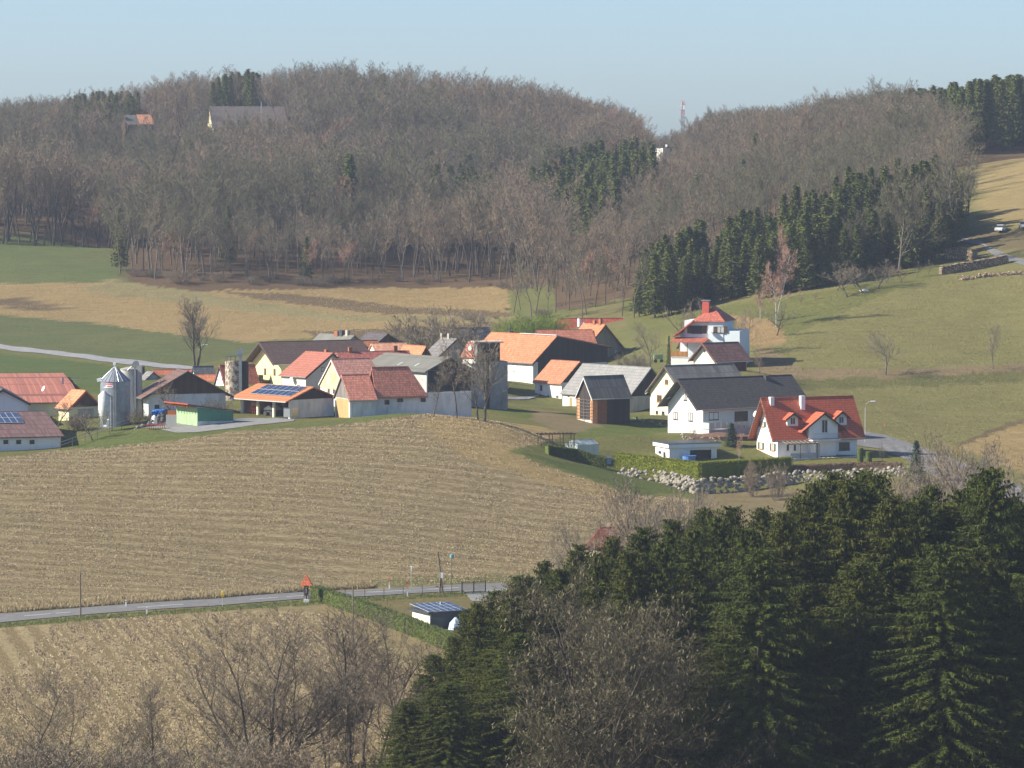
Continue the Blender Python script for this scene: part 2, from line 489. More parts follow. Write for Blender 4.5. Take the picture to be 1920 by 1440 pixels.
paint([(900,765),(1080,760),(1250,790),(1250,812),(1090,820),(980,785)], 660, 760, (.14, .18, .05))
paint([(985,752),(1110,790),(1130,800),(1060,812),(1000,790)], 660, 760, (.26, .21, .12))
paint([(975,848),(1165,885),(1310,928),(1180,925)], 640, 700, (.11, .145, .045))
paint([(1260,868),(1600,858),(1700,856),(1700,882),(1480,880),(1300,880)], 640, 720, (.20, .20, .055))
paint([(1310,925),(1700,905),(1900,915),(1900,960),(1310,960)], 640, 700, (.26, .21, .12))
paint([(1420,640),(1420,700),(1480,712),(1620,716),(1750,708),(2300,672),(2300,650),(1920,683),(1700,692),(1500,690)], 730, 1000, (.27, .205, .12))
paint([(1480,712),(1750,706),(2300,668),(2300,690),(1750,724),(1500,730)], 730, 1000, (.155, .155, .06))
paint([(1795,838),(1925,788),(2300,690),(2300,1000),(1960,905),(1880,870)], 640, 840, GOLD, (.6, .6))
paint([(1785,836),(1925,780),(2300,680),(2300,690),(1925,788),(1795,838)], 640, 840, BROWNB)
paint([(1190,596),(1560,545),(1780,480),(1850,500),(1750,520),(1640,560),(1500,620),(1440,650),(1380,640),(1300,640)], 800, 1000, (.17, .18, .06))
paint([(1370,590),(1450,600),(1480,640),(1440,650),(1390,645)], 780, 1000, (.38, .26, .13))
paint([(-900,440),(217,440),(217,468),(245,532),(-900,532)], 960, 1200, (.135, .17, .065))
paint([(-900,532),(220,530),(330,545),(950,538),(960,612),(640,628),(470,642),(330,627),(200,608),(0,590),(-900,560)], 900, 1110, (.41, .30, .145), (.4, 0))
paint([(210,524),(400,552),(640,590),(960,596),(960,606),(640,603),(400,575),(150,545)], 900, 1110, PALE)
paint([(400,545),(560,552),(760,575),(960,586),(960,595),(700,588),(480,560)], 900, 1110, BROWNB)
paint([(0,558),(60,560),(130,582),(60,584),(0,580)], 900, 1110, BROWNB)
paint([(560,622),(960,605),(960,618),(620,645)], 900, 1110, BROWNB)
paint([(-900,560),(0,590),(200,608),(330,627),(470,642),(520,655),(330,690),(0,650),(-900,620)], 850, 1110, (.135, .16, .065))
paint([(-900,640),(0,662),(330,700),(330,760),(-900,760)], 760, 960, (.105, .155, .05))
paint([(1050,592),(1160,560),(1180,615),(1050,615)], 860, 1010, (.22, .20, .09))
paint([(1820,300),(2300,240),(2300,420),(1850,420)], 930, 1130, (.36, .28, .13))
paint([(1750,440),(2300,410),(2300,470),(1880,470),(1790,460)], 880, 1000, (.19, .155, .085))
fl = np.clip((np.abs(np.gradient(cover.sum(-1))[0]) * 0), 0, 1)
me = bpy.data.meshes.new('ground')
vv = np.stack([GX, GY, GZ], -1).reshape(-1, 3)
idx = np.arange(nx * ny).reshape(ny, nx)
ff = np.stack([idx[:-1, :-1], idx[:-1, 1:], idx[1:, 1:], idx[1:, :-1]], -1).reshape(-1, 4)
me.vertices.add(len(vv)); me.vertices.foreach_set('co', vv.ravel())
me.loops.add(ff.size); me.loops.foreach_set('vertex_index', ff.ravel().astype(np.int32))
me.polygons.add(len(ff)); me.polygons.foreach_set('loop_start', np.arange(0, ff.size, 4, dtype=np.int32))
me.polygons.foreach_set('loop_total', np.full(len(ff), 4, dtype=np.int32))
me.update(); me.validate(); me.shade_smooth()
ca = me.color_attributes.new('cover', 'FLOAT_COLOR', 'POINT')
ca.data.foreach_set('color', np.concatenate([cover.reshape(-1, 3), np.ones((nx*ny, 1))], 1).ravel())
fa = me.color_attributes.new('furrow', 'FLOAT_COLOR', 'POINT')
fa.data.foreach_set('color', np.concatenate([fur.reshape(-1, 2), np.zeros((nx*ny, 1)), np.ones((nx*ny, 1))], 1).ravel())
def ground_mat():
    m, nt, b = nodes_of('ground_cover')
    L = nt.links.new
    co = objco(nt)
    at = nt.nodes.new('ShaderNodeAttribute'); at.attribute_name = 'cover'
    fu = nt.nodes.new('ShaderNodeAttribute'); fu.attribute_name = 'furrow'
    sp = nt.nodes.new('ShaderNodeSeparateColor'); L(fu.outputs['Color'], sp.inputs[0])
    big = maprange(nt, noise(nt, co, .035, 5, .6), .3, .7)
    mid = maprange(nt, noise(nt, mapping(nt, co, (.35, 1, 1)), .45, 6, .7), .3, .7)
    fine = maprange(nt, noise(nt, mapping(nt, co, (.6, 1, 1)), 1.9, 5, .75), .32, .68)
    c0 = at.outputs['Color']
    c1 = mixc(nt, maprange(nt, big, 0, 1, .0, .35), c0, mixc(nt, .5, c0, (.30, .23, .11)))
    c2 = mixc(nt, maprange(nt, mid, 0, 1, .42, 0), c1, mixc(nt, 1, c1, (.55, .50, .42), 'MULTIPLY'))
    m2 = maprange(nt, noise(nt, co, .13, 5, .7), .35, .65)
    c2 = mixc(nt, maprange(nt, m2, 0, 1, .28, 0), c2, mixc(nt, 1, c2, (.62, .70, .55), 'MULTIPLY'))
    c3 = mixc(nt, maprange(nt, fine, 0, 1, .5, 0), c2, mixc(nt, 1, c2, (.5, .46, .40), 'MULTIPLY'))
    # rows of the upper field (run across) and of the lower field (run away to the left)
    def rows(rz, per, amt, warp, wamt, ss):
        v = mapping(nt, co, (1, 1, 0), (0, 0, rz))
        w = nt.nodes.new('ShaderNodeTexWave'); w.wave_type = 'BANDS'; w.bands_direction = 'Y'
        L(v, w.inputs['Vector']); w.inputs['Scale'].default_value = .314 / per
        w.inputs['Distortion'].default_value = warp; w.inputs['Detail'].default_value = 4; w.inputs['Detail Scale'].default_value = 1.2
        st = noise(nt, mapping(nt, v, ss), 1.3, 6, .8)
        g = nt.nodes.new('ShaderNodeMath'); g.operation = 'MULTIPLY_ADD'
        L(w.outputs['Fac'], g.inputs[0]); g.inputs[1].default_value = wamt; L(st, g.inputs[2])
        r = maprange(nt, g.outputs[0], .47 + wamt*.5, .62 + wamt*.5)
        q = nt.nodes.new('ShaderNodeMath'); q.operation = 'MULTIPLY'; L(r, q.inputs[0]); L(amt, q.inputs[1])
        return q.outputs[0]
    r1 = rows(R(-1.5), 3.4, sp.outputs[0], 1.2, .085, (.28, 2.4, 1))
    r2 = rows(R(79), 3.3, sp.outputs[1], 1.5, .2, (.4, 1.7, 1))
    mx = nt.nodes.new('ShaderNodeMath'); mx.operation = 'MAXIMUM'; L(r1, mx.inputs[0]); L(r2, mx.inputs[1])
    c4 = mixc(nt, maprange(nt, mx.outputs[0], 0, 1, 0, .6), c3, mixc(nt, 1, c3, (.50, .44, .38), 'MULTIPLY'))
    L(c4, b.inputs['Base Color'])
    b.inputs['Roughness'].default_value = 1; b.inputs['Specular IOR Level'].default_value = .02
    h = nt.nodes.new('ShaderNodeMath'); h.operation = 'SUBTRACT'; L(fine, h.inputs[0]); L(mx.outputs[0], h.inputs[1])
    bump(nt, b, h.outputs[0], .8, .22)
    return m
me.materials.append(ground_mat())
ground = link('ground', me); tag(ground, kind='structure')

# ---------------------------------------------------------------- roads (draped sheets)
def drape(name, edges, mat, lift=.05, sub=3.0, z0=None, cross=4, D=None):
    """edges: list of ((px,py),(px,py)) pairs across the road, given as ground points"""
    mb = MB()
    pr = []
    for e in edges:
        q = [G(*k) if len(k) == 2 else Gd(k[0], k[2]) for k in e]
        pr.append(q)
    rows_ = []
    for (a0, b0), (a1, b1) in zip(pr[:-1], pr[1:]):
        n = max(1, int((a1 - a0).length / sub))
        for i in range(n):
            t = i / n; rows_.append((a0.lerp(a1, t), b0.lerp(b1, t)))
    rows_.append(pr[-1])
    for a, b_ in rows_:
        for j in range(cross + 1):
            p = a.lerp(b_, j / cross); mb.v.append((p.x, p.y, tz(p.x, p.y) + lift))
    w = cross + 1
    for i in range(len(rows_) - 1):
        for j in range(cross):
            k = i * w + j; mb.f.append((k, k + 1, k + w + 1, k + w))
    o = mb.build(name, mat); fixn(o)
    return o, rows_
road, rr = drape('road', [((-150,1162),(-150,1180)),((0,1152),(0,1168)),((150,1141),(150,1154)),((400,1124),(400,1137)),((600,1109.5),(600,1121.5)),((760,1102.5),(760,1114)),((940,1094),(940,1105)),((1150,1086),(1150,1096)),((1400,1080),(1400,1090)),((1800,1070),(1800,1080))], M_ASPH, .09)
tag(road, kind='structure')
mk = MB()
for x0, x1 in ((-60,-20),(45,95),(105,132),(258,344),(470,522),(538,575),(688,770),(800,860)):
    def cl(px):
        t = np.interp(px, [0,150,400,600,760,940], [1160,1147.5,1130.5,1115.5,1108.3,1099.5]); return G(px, float(t))
    a, b_ = cl(x0), cl(x1)
    n = 6; k = len(mk.v)
    for i in range(n + 1):
        p = a.lerp(b_, i / n)
        for s in (-.13, .13): mk.v.append((p.x, p.y + s, tz(p.x, p.y) + .11))
    for i in range(n): mk.f.append((k+2*i, k+2*i+1, k+2*i+3, k+2*i+2))
o = mk.build('road_marking', M_WTRIM); fixn(o); tag(o, kind='structure')
o, _ = drape('village_road', [((1600,806),(1590,832)),((1660,816),(1650,842)),((1700,829),(1690,858)),((1745,845),(1725,880)),((1800,866),(1760,900)),((1860,892),(1810,925)),((1960,930),(1900,960))], M_ASPH, .09)
tag(o, kind='structure')
o, _ = drape('field_lane', [((-120,636),(-120,646)),((0,645.5),(0,654.5)),((120,660),(120,668.5)),((200,670.5),(200,679)),((300,682),(300,690)),((400,690),(400,697))], M_ASPH2, .10)
tag(o, kind='structure')
o, _ = drape('yard', [((262,803),(290,803)),((300,789),(330,812)),((430,786),(370,811)),((520,784),(440,803)),((560,787),(550,790))], M_GRAVEL, .07, 2, cross=8)
tag(o, kind='structure')
o, _ = drape('lane', [((948,744),(950,749)),((1010,740),(1010,744))], M_ASPH2, .10); tag(o, kind='structure')
o, _ = drape('forecourt', [((868,1106),(885,1128)),((960,1103),(1000,1130))], M_GRAVEL, .08); tag(o, kind='structure')
o, _ = drape('track', [((1800,446),(1800,452)),((1840,452),(1850,461)),((1850,470),(1868,468)),((1880,488),(1900,482)),((1940,505),(1960,498))], M_ASPH, .10); tag(o, kind='structure')  # dark asphalt puts the dimness of the shaded track into its colour

# ---------------------------------------------------------------- trees
def rdir(rnd, d, ang, az=None):
    d = Vector(d).normalized()
    a = d.cross(Vector((0, 0, 1)) if abs(d.z) < .95 else Vector((1, 0, 0))).normalized(); b = d.cross(a)
    t = rnd.uniform(0, 2*math.pi) if az is None else az
    return (d * math.cos(ang) + (a * math.cos(t) + b * math.sin(t)) * math.sin(ang)).normalized()
def ribbon(mb, pts, w0, w1, rnd):
    s = Vector((rnd.gauss(0, 1), rnd.gauss(0, 1), rnd.gauss(0, .4))).normalized()
    k = len(mb.v); n = len(pts)
    for i, p in enumerate(pts):
        w = w0 + (w1 - w0) * i / (n - 1)
        mb.v.append((p.x - s.x*w, p.y - s.y*w, p.z - s.z*w)); mb.v.append((p.x + s.x*w, p.y + s.y*w, p.z + s.z*w))
    for i in range(n - 1): mb.f.append((k+2*i, k+2*i+1, k+2*i+3, k+2*i+2))
def bare(seed, H, r0=.22, nch=(14, 8, 6, 4), first=.35, ang=(42, 40, 38, 40), ratio=(.42, .5, .5, .55), trop=.10, wmin=.02, stems=1, lean=.05, wob=.10, tubes=1, tip=0, catk=None):
    """bare winter tree: returns the trunk mesh (stem and limbs) and the crown mesh (twigs)"""
    rnd = random.Random(seed); tr = MB(); cr = MB(); ck = MB()
    def rec(p, d, L, r, lev):
        ns = max(2, (9, 5, 3, 2, 2)[min(lev, 4)]); pts = [p.copy()]; dd = d.copy(); q = p.copy(); ds = []
        for i in range(ns):
            dd = (dd + Vector((rnd.gauss(0, wob), rnd.gauss(0, wob), rnd.gauss(0, wob * .6))) + Vector((0, 0, trop if lev else .03))).normalized()
            q = q + dd * (L / ns); pts.append(q.copy()); ds.append(dd.copy())
        if lev <= tubes:
            tr.tube(pts, [max(wmin * .6, r * (1 - .8 * i / ns)) for i in range(ns + 1)], 6 if lev == 0 else 4, False)
        else:
            ribbon(cr, pts, max(wmin, r), wmin * .55, rnd)
        if lev >= len(nch):
            if catk and rnd.random() < catk:
                e = pts[-1]; ck.tri(e, Vector((rnd.gauss(0, .3), rnd.gauss(0, .3), rnd.uniform(-1, .6))).normalized(), Vector((rnd.gauss(0, 1), rnd.gauss(0, 1), 0)).normalized(), .035, .28)
            return
        n = nch[lev]; f0 = first if lev == 0 else .15
        for i in range(n):
            t = f0 + (1 - f0) * (i + rnd.random()) / n
            k = min(ns - 1, int(t * ns)); a = pts[k].lerp(pts[k+1], t * ns - k)
            cl = L * ratio[lev] * rnd.uniform(.65, 1.15) * ((1.25 - .75 * t) if lev == 0 else (1.15 - .55 * t))
            if lev == 0 and tip: cl *= (1 - tip * (1 - t))
            cd = rdir(rnd, ds[k], R(ang[lev]) * rnd.uniform(.7, 1.3))
            rec(a, cd, cl, max(wmin, r * (1 - .75 * t) * .5), lev + 1)
    for s in range(stems):
        a = rnd.uniform(0, 6.28)
        d = Vector((math.cos(a) * lean * (3 if stems > 1 else 1), math.sin(a) * lean * (3 if stems > 1 else 1), 1)).normalized()
        o = Vector((math.cos(a), math.sin(a), 0)) * (.25 * (stems > 1)); o.z = -.6
        rec(o, d, (H + .6) * (1 if stems == 1 else rnd.uniform(.75, 1)), r0, 0)
    return (tr, cr, ck) if catk else (tr, cr)
def conifer(seed, H, RR, step=.5, nb=8, cl=.42, cw=.09, base=.1, droop=.35, spc=.32, pw=.85, top=1.0, hang=1, ragged=.25):
    rnd = random.Random(seed); tr = MB(); cr = MB()
    tr.tube([(0, 0, -.6), (0, 0, H*.5), (0, 0, H*.97)], [H*.011, H*.007, .02], 6, False)
    z = H * base
    while z < H * .985:
        f = (z / H - base) / (1 - base)
        Lr = RR * min(1, (1 - f) ** pw) * (1 if f > .12 else .75 + 2 * f)
        n = max(4, int(nb * (1 if f < .75 else .7)))
        a0 = rnd.uniform(0, 6.28)
        for j in range(n):
            L = Lr * rnd.uniform(1 - ragged*1.4, 1 + ragged) + .12
            az = a0 + 6.283 * j / n + rnd.gauss(0, .2)
            sl = -droop * (1 - f) + .55 * max(0, f - .6) * 2 + rnd.gauss(0, .08)
            h = Vector((math.cos(az), math.sin(az), 0)); side = Vector((-h.y, h.x, 0))
            z0 = z + rnd.uniform(-.5, .5) * step
            m = max(2, int(L / spc))
            for i in range(m + 1):
                t = (i + rnd.random() * .6) / (m + .6); 
                if t < .18 and L > 1.2: continue
                s = L * t
                p = Vector((0, 0, z0)) + h * s + Vector((0, 0, sl * s + .10 * s * s / max(L, .5) * (1 if f < .7 else 0)))
                w = cw * rnd.uniform(.7, 1.3); l = cl * rnd.uniform(.7, 1.3) * (1.1 - .4 * t)
                for sg in (-1, 1):
                    d = (h * .75 + side * sg * rnd.uniform(.5, 1.1) + Vector((0, 0, rnd.uniform(-.5, .15)))).normalized()
                    sv = d.cross(Vector((rnd.gauss(0, .5), rnd.gauss(0, .5), 1))).normalized()
                    cr.tri(p, d, sv, w, l)
                for q in range(hang):
                    d = Vector((h.x*.3 + rnd.gauss(0, .3), h.y*.3 + rnd.gauss(0, .3), -1)).normalized()
                    sv = Vector((rnd.gauss(0, 1), rnd.gauss(0, 1), 0)).normalized()
                    cr.tri(p, d, sv, w * 1.1, l * 1.15)
            e = Vector((0, 0, z0)) + h * L + Vector((0, 0, sl * L))
            cr.tri(e, (h + Vector((0, 0, .15))).normalized(), side, cw, cl)
        z += step * rnd.uniform(.75, 1.25) * (1 if f < .8 else .7)
    for q in range(6):
        cr.tri(Vector((0, 0, H * .965)), rdir(rnd, (0, 0, 1), R(25)), Vector((rnd.gauss(0,1), rnd.gauss(0,1), 0)).normalized(), cw*.7, H*.02 + .25)
    return tr, cr
SRC = {}
def source(key, pair, mt, mc, mk=None):
    a = pair[0].mesh(key + '_trunk', mt, True); b = pair[1].mesh(key + '_crown', mc)
    # one joined mesh for the far-off mass
    SRC[key] = dict(t=a, c=b, pair=pair, mt=mt, mc=mc, k=pair[2].mesh(key + '_catkin', mk) if mk else None)
def plant(key, loc, sc, rz, name, label, cat, group=None, parts=('trunk', 'crown'), szz=None, matc=None):
    s = SRC[key]
    o = empty(name, loc, rz); o.scale = (sc, sc, szz or sc)
    t = link(parts[0], s['t'], o); c = link(parts[1], s['c'], o)
    if s['k']: link('catkins', s['k'], c)
    tag(o, label, cat, group)
    return o
def joined(key):
    s = SRC[key]; a, b = s['pair'][:2]
    me = bpy.data.meshes.new(key + '_whole'); k = len(a.v)
    me.from_pydata(a.v + b.v, [], a.f + [tuple(i + k for i in f) for f in b.f])
    me.materials.append(s['mt']); me.materials.append(s['mc'])
    mi = np.zeros(len(a.f) + len(b.f), np.int32); mi[len(a.f):] = 1
    me.polygons.foreach_set('material_index', mi); me.update()
    return bpy.data.objects.new(key + '_whole', me)

# woodland kinds (about 20 m tall) for the hillsides
for i in range(6):
    source('wood%d' % i, bare(100 + i, 20, .19, (16, 7, 5, 3), first=.30 + .05 * (i % 3), ang=(36, 40, 42, 45), ratio=(.36, .48, .5, .6), trop=.14, wmin=.030, wob=.07), (M_BARK, M_BARKD, M_BARK)[i % 3], (M_TWIG, M_TWIGB, M_TWIGO)[i % 3])
for i in range(4):
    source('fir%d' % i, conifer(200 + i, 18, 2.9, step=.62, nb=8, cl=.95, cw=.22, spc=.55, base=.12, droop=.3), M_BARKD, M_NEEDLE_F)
source('woodr', bare(130, 18, .16, (18, 8, 6, 3), first=.3, ang=(38, 42, 40, 45), ratio=(.34, .5, .5, .6), trop=.1, wmin=.028), M_BARK, M_TWIGR)
# nearer broad field tree, garden tree
source('field', bare(140, 10, .2, (16, 8, 6, 4), first=.2, ang=(52, 42, 40, 42), ratio=(.6, .52, .5, .5), trop=.12, wmin=.018), M_BARK, M_TWIG)
source('tall', bare(141, 20, .26, (20, 8, 6, 4), first=.28, ang=(30, 36, 40, 45), ratio=(.42, .48, .5, .55), trop=.14, wmin=.020, stems=2, lean=.03), M_BARKD, M_TWIG)
source('old', bare(142, 20, .42, (16, 10, 8, 5), first=.14, ang=(52, 42, 42, 42), ratio=(.66, .50, .48, .5), trop=.15, wmin=.034, tubes=2), M_BARK, M_TWIGO)
source('birch', bare(143, 14, .085, (26, 8, 6, 4), first=.36, ang=(40, 45, 50, 50), ratio=(.26, .5, .5, .6), trop=.0, wmin=.018, stems=2, lean=.015, wob=.05), M_BIRCH, M_TWIGR)
source('shrub', bare(144, 3.2, .05, (12, 7, 5, 3), first=.08, ang=(38, 40, 40, 40), ratio=(.6, .5, .5, .5), trop=.08, wmin=.012, stems=6, lean=.2), M_BARK, M_TWIG)
source('apple', bare(145, 5.5, .16, (10, 8, 6, 4), first=.28, ang=(62, 45, 45, 45), ratio=(.62, .5, .5, .5), trop=.06, wmin=.016, wob=.16), M_BARKD, M_TWIG)

def edgeD(px): return np.interp(px, [-400, 0, 210, 222, 300, 600, 700, 900, 965, 1045, 1060, 1150, 1200, 1500, 1760, 1830, 1900, 2300],
                                [1155, 1153, 1152, 1068, 1063, 1070, 1086, 1078, 1050, 1000, 985, 955, 985, 1035, 1010, 1125, 1190, 1190])
PLANT_G = [(1183,600),(1310,590),(1332,562),(1420,566),(1480,556),(1560,530),(1700,505),(1765,480),(1800,440),(1760,412),(1640,420),(1520,455),(1400,495),(1300,535),(1200,575)]
ZONES = [([(722,282),(762,282),(762,330),(722,330)], .7), ([(785,285),(820,290),(950,345),(940,385),(860,372),(790,330)], .8),
         ([(985,330),(1030,302),(1205,292),(1215,320),(1160,352),(1120,398),(1050,392),(1000,360)], .93), ([(355,272),(395,272),(395,312),(355,312)], .8), ([(478,196),(512,196),(512,235),(478,235)], .7), ([(705,140),(728,140),(728,185),(705,185)], .8)]
rnd = random.Random(11)
cand = []
s = 6.4
ys = np.arange(902, 2000, s)
for y in ys:
    w = y * (1110 / FPX)
    xs = np.arange(-w, w, s)
    jx = xs + rng.uniform(-.46, .46, len(xs)) * s; jy = y + rng.uniform(-.46, .46, len(xs)) * s
    z = terrain(jx, jy)
    for a, b_, c in zip(jx, jy, z): cand.append((a, b_, c))
cand = np.array(cand)
cpx, cpy = proj(cand[:, 0], cand[:, 1], cand[:, 2])
keep = cand[:, 1] > edgeD(cpx) + rng.uniform(-2, 5, len(cand))
inpl = pip(cpx, cpy, PLANT_G) & (cand[:, 1] < 1130)
# clearings where the hill farms stand and behind the skyline
clear = (np.abs(cpx - 262) < 42) & (np.abs(cand[:, 1] - 1452) < 42) | (np.abs(cpx - 440) < 80) & (np.abs(cand[:, 1] - 1448) < 42) | (np.abs(cpx - 572) < 16) & (np.abs(cand[:, 1] - 1462) < 14) | (np.abs(cpx - 1247) < 34) & (np.abs(cand[:, 1] - 1385) < 60)
clear |= (cpx > 1130) & (cpx < 1290) & (cand[:, 1] > 1480) & (cand[:, 1] < 1740) & (rng.random(len(cand)) < .5)
keep = (keep | inpl) & ~clear
keep &= ~((cpx > 1810) & (cand[:, 1] < 1185) & ~inpl)
forest = []
for (x, y, z), px, py, ip, kp in zip(cand, cpx, cpy, inpl, keep):
    if not kp: continue
    u = rnd.random()
    kind = 'wood%d' % rnd.randrange(6); h = rnd.uniform(15, 22)
    if y < 1110 and px < 700: h = rnd.uniform(13, 18)
    pn = math.sin(x * .045 + 1.7 * math.sin(y * .013)) + math.sin(y * .027 + 1.3 * math.sin(x * .031)) + rnd.gauss(0, .45)
    kind = 'wood%d' % ((1, 4)[rnd.randrange(2)] if pn > .75 else (2, 5)[rnd.randrange(2)] if pn < -.75 else (0, 3, 0, 3, 1, 5)[rnd.randrange(6)])
    h *= 1 + .13 * math.sin(x * .07 + 2 * math.sin(y * .03)) + .08 * math.sin(y * .05)
    if px > 1040 and y < 1320: h = rnd.uniform(10, 16)
    if u < .035: kind = 'woodr'; h *= .8
    con = False
    if ip: con = True; h = rnd.uniform(9.5, 16)
    elif y > 1400 and 128 < px < 262 or y > 1470 and 398 < px < 487: con = u < .85; h = rnd.uniform(13, 18) if px < 262 else rnd.uniform(18, 25)
    elif px > 1765 + (1250 - y) * .5 and y > 1165: con = True; h = rnd.uniform(17, 23)
    else:
        tx, ty = proj(x, y, z + 14)
        for poly, pr_ in ZONES:
            if pip(np.array([tx]), np.array([ty]), poly)[0]: con = u < pr_; break
        if con: h = rnd.uniform(14, 20)
        elif abs(px - 655) < 9 and abs(y - 1165) < 7: con = True; h = 25
        elif u > .985: con = True; h = rnd.uniform(10, 16)
        elif px > 1180 and y > 1600: h = rnd.uniform(11, 15); con = u < .12
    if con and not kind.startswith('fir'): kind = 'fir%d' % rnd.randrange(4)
    for a_, b_, dm, yt in ((214,298,1456,238),(384,546,1452,236),(1216,1278,1388,290),(556,586,1462,230)):
        if a_ < px < b_ and y < dm: h = min(h, zat(x, y, yt + rnd.uniform(-16 if a_ == 384 else -4, 8)) - z)
    if h < 4: continue
    if not con and y > 1500 and px < 1190: h *= rnd.choice((.75, .9, 1, 1.05, 1.1))
    forest.append((y, x, z, kind, h, rnd.uniform(0, 6.28), con, px))
    if con and (ip or 1000 < px < 1210 and y < 1600):
        x2, y2 = x + 3.1, y + rnd.uniform(2.4, 3.6); forest.append((y2, x2, tz(x2, y2), 'fir%d' % rnd.randrange(4), h * rnd.uniform(.8, 1.1), rnd.uniform(0, 6.28), con, px))
forest.sort()
SKY = [(-400,215),(0,197),(60,192),(100,188),(140,173),(200,160),(255,166),(300,160),(350,143),(400,140),(440,128),(480,130),(500,139),(560,127),(640,122),(760,131),(800,150),(830,138),(900,141),(960,152),(1000,158),(1040,166),(1060,179),(1130,197),(1190,216),(1200,246),(1215,256),(1300,246),(1322,224),(1345,212),(1400,205),(1480,208),(1510,195),(1560,178),(1600,190),(1650,165),(1700,152),(1760,155),(1850,142),(1920,131),(2300,110)]
f2 = []
for (y, x, z, kind, h, rz, con, px) in forest:
    lim = float(np.interp(px, [a for a, b_ in SKY], [b_ for a, b_ in SKY])) + abs(rnd.gauss(0, 9)) - (6 if rnd.random() < .1 else 0)
    hm = (zat(x, y, lim) - z)
    if hm < 6.5: continue
    f2.append((y, x, z, kind, min(h, hm / 1.04), rz, con, px))
forest = f2
# the nearest stand as single trees, the rest as one mass
near_b = [f for f in forest if not f[6]]; near_c = [f for f in forest if f[6]]
NB, NC = 225, 235
def one(f, i):
    y, x, z, kind, h, rz, con, px = f
    if con:
        lab = 'dark green spruce in the dense plantation on the right slope' if px > 1150 else 'dark green spruce among the bare woodland trees'
        grp = 'spruces of the slope plantation' if px > 1150 else 'spruces among the bare wood'
        plant(kind, (x, y, z), h / 18 * (rnd.uniform(1.15, 1.5) if px > 1150 else 1.1), rz, 'spruce_tree', lab, 'spruce', grp, szz=h / 18)
    else:
        if px < 215: lab, grp = 'bare grey brown tree along the wood edge above the green meadow', 'bare trees at the meadow edge'
        elif px < 700: lab, grp = 'bare grey brown tree on the wooded knoll above the golden field', 'bare trees on the knoll'
        elif px < 1050: lab, grp = 'bare grey brown tree at the foot of the central wooded hill', 'bare trees at the foot of the hill'
        else: lab, grp = 'bare brown tree on the slope behind the spruce plantation', 'bare trees behind the plantation'
        sp = (20, 18)[kind == 'woodr']
        plant(kind, (x, y, z), h / sp * rnd.uniform(1.0, 1.25), rz, 'bare_tree', lab, 'tree', grp, szz=h / sp)
for i, f in enumerate(near_b[:NB]): one(f, i)
for i, f in enumerate(near_c[:NC]): one(f, i)

def mass(name, items, label, cat):
    """one object whose points carry instanced trees"""
    keys = sorted({f[3] for f in items}); idx_of = {k: i for i, k in enumerate(keys)}
    me = bpy.data.meshes.new(name); me.from_pydata([(f[1], f[0], f[2]) for f in items], [], [])
    a = me.attributes.new('kind_index', 'INT', 'POINT'); a.data.foreach_set('value', [idx_of[f[3]] for f in items])
    a = me.attributes.new('size', 'FLOAT_VECTOR', 'POINT')
    sc = []
    for f in items:
        k = f[4] / (18 if f[6] or f[3] == 'woodr' else 20); w = k * (1.12 + .25 * ((f[5] * 7) % 1)) if not f[6] else k * 1.05
        sc += [w, w, k]
    a.data.foreach_set('vector', sc)
    a = me.attributes.new('turn', 'FLOAT', 'POINT'); a.data.foreach_set('value', [f[5] for f in items])
    o = link(name, me)
    ng = bpy.data.node_groups.new(name, 'GeometryNodeTree')
    ng.interface.new_socket('Geometry', in_out='INPUT', socket_type='NodeSocketGeometry')
    ng.interface.new_socket('Geometry', in_out='OUTPUT', socket_type='NodeSocketGeometry')
    gi = ng.nodes.new('NodeGroupInput'); go = ng.nodes.new('NodeGroupOutput')
    iop = ng.nodes.new('GeometryNodeInstanceOnPoints'); iop.inputs['Pick Instance'].default_value = True
    gti = ng.nodes.new('GeometryNodeGeometryToInstance')
    for k in reversed(keys):
        oi = ng.nodes.new('GeometryNodeObjectInfo'); oi.inputs['Object'].default_value = joined(k); oi.inputs['As Instance'].default_value = True
        ng.links.new(oi.outputs['Geometry'], gti.inputs[0])
    # geometry-to-instance flattens in link order, so join the object instances instead
    jg = ng.nodes.new('GeometryNodeJoinGeometry')
    for n in [n for n in ng.nodes if n.bl_idname == 'GeometryNodeObjectInfo']:
        ng.links.new(n.outputs['Geometry'], jg.inputs[0])
    ng.nodes.remove(gti)
    def attr(nm, ty):
        n = ng.nodes.new('GeometryNodeInputNamedAttribute'); n.data_type = ty; n.inputs['Name'].default_value = nm
        return n.outputs['Attribute']
    ng.links.new(gi.outputs[0], iop.inputs['Points']); ng.links.new(jg.outputs[0], iop.inputs['Instance'])
    ng.links.new(attr('kind_index', 'INT'), iop.inputs['Instance Index'])
    ng.links.new(attr('size', 'FLOAT_VECTOR'), iop.inputs['Scale'])
    cx = ng.nodes.new('ShaderNodeCombineXYZ'); ng.links.new(attr('turn', 'FLOAT'), cx.inputs[2])
    er = ng.nodes.new('FunctionNodeEulerToRotation'); ng.links.new(cx.outputs[0], er.inputs[0]); ng.links.new(er.outputs[0], iop.inputs['Rotation'])
    ng.links.new(iop.outputs[0], go.inputs[0])
    md = o.modifiers.new('trees', 'NODES'); md.node_group = ng
    tag(o, label, cat, kind='stuff')
    return o
mass('woodland', near_b[NB:], 'bare brown deciduous wood covering the hills up to the skyline', 'wood')
mass('conifer_wood', near_c[NC:], 'dark conifers scattered and in clumps on the far wooded hills', 'wood')
print('FOREST', len(near_b), len(near_c))

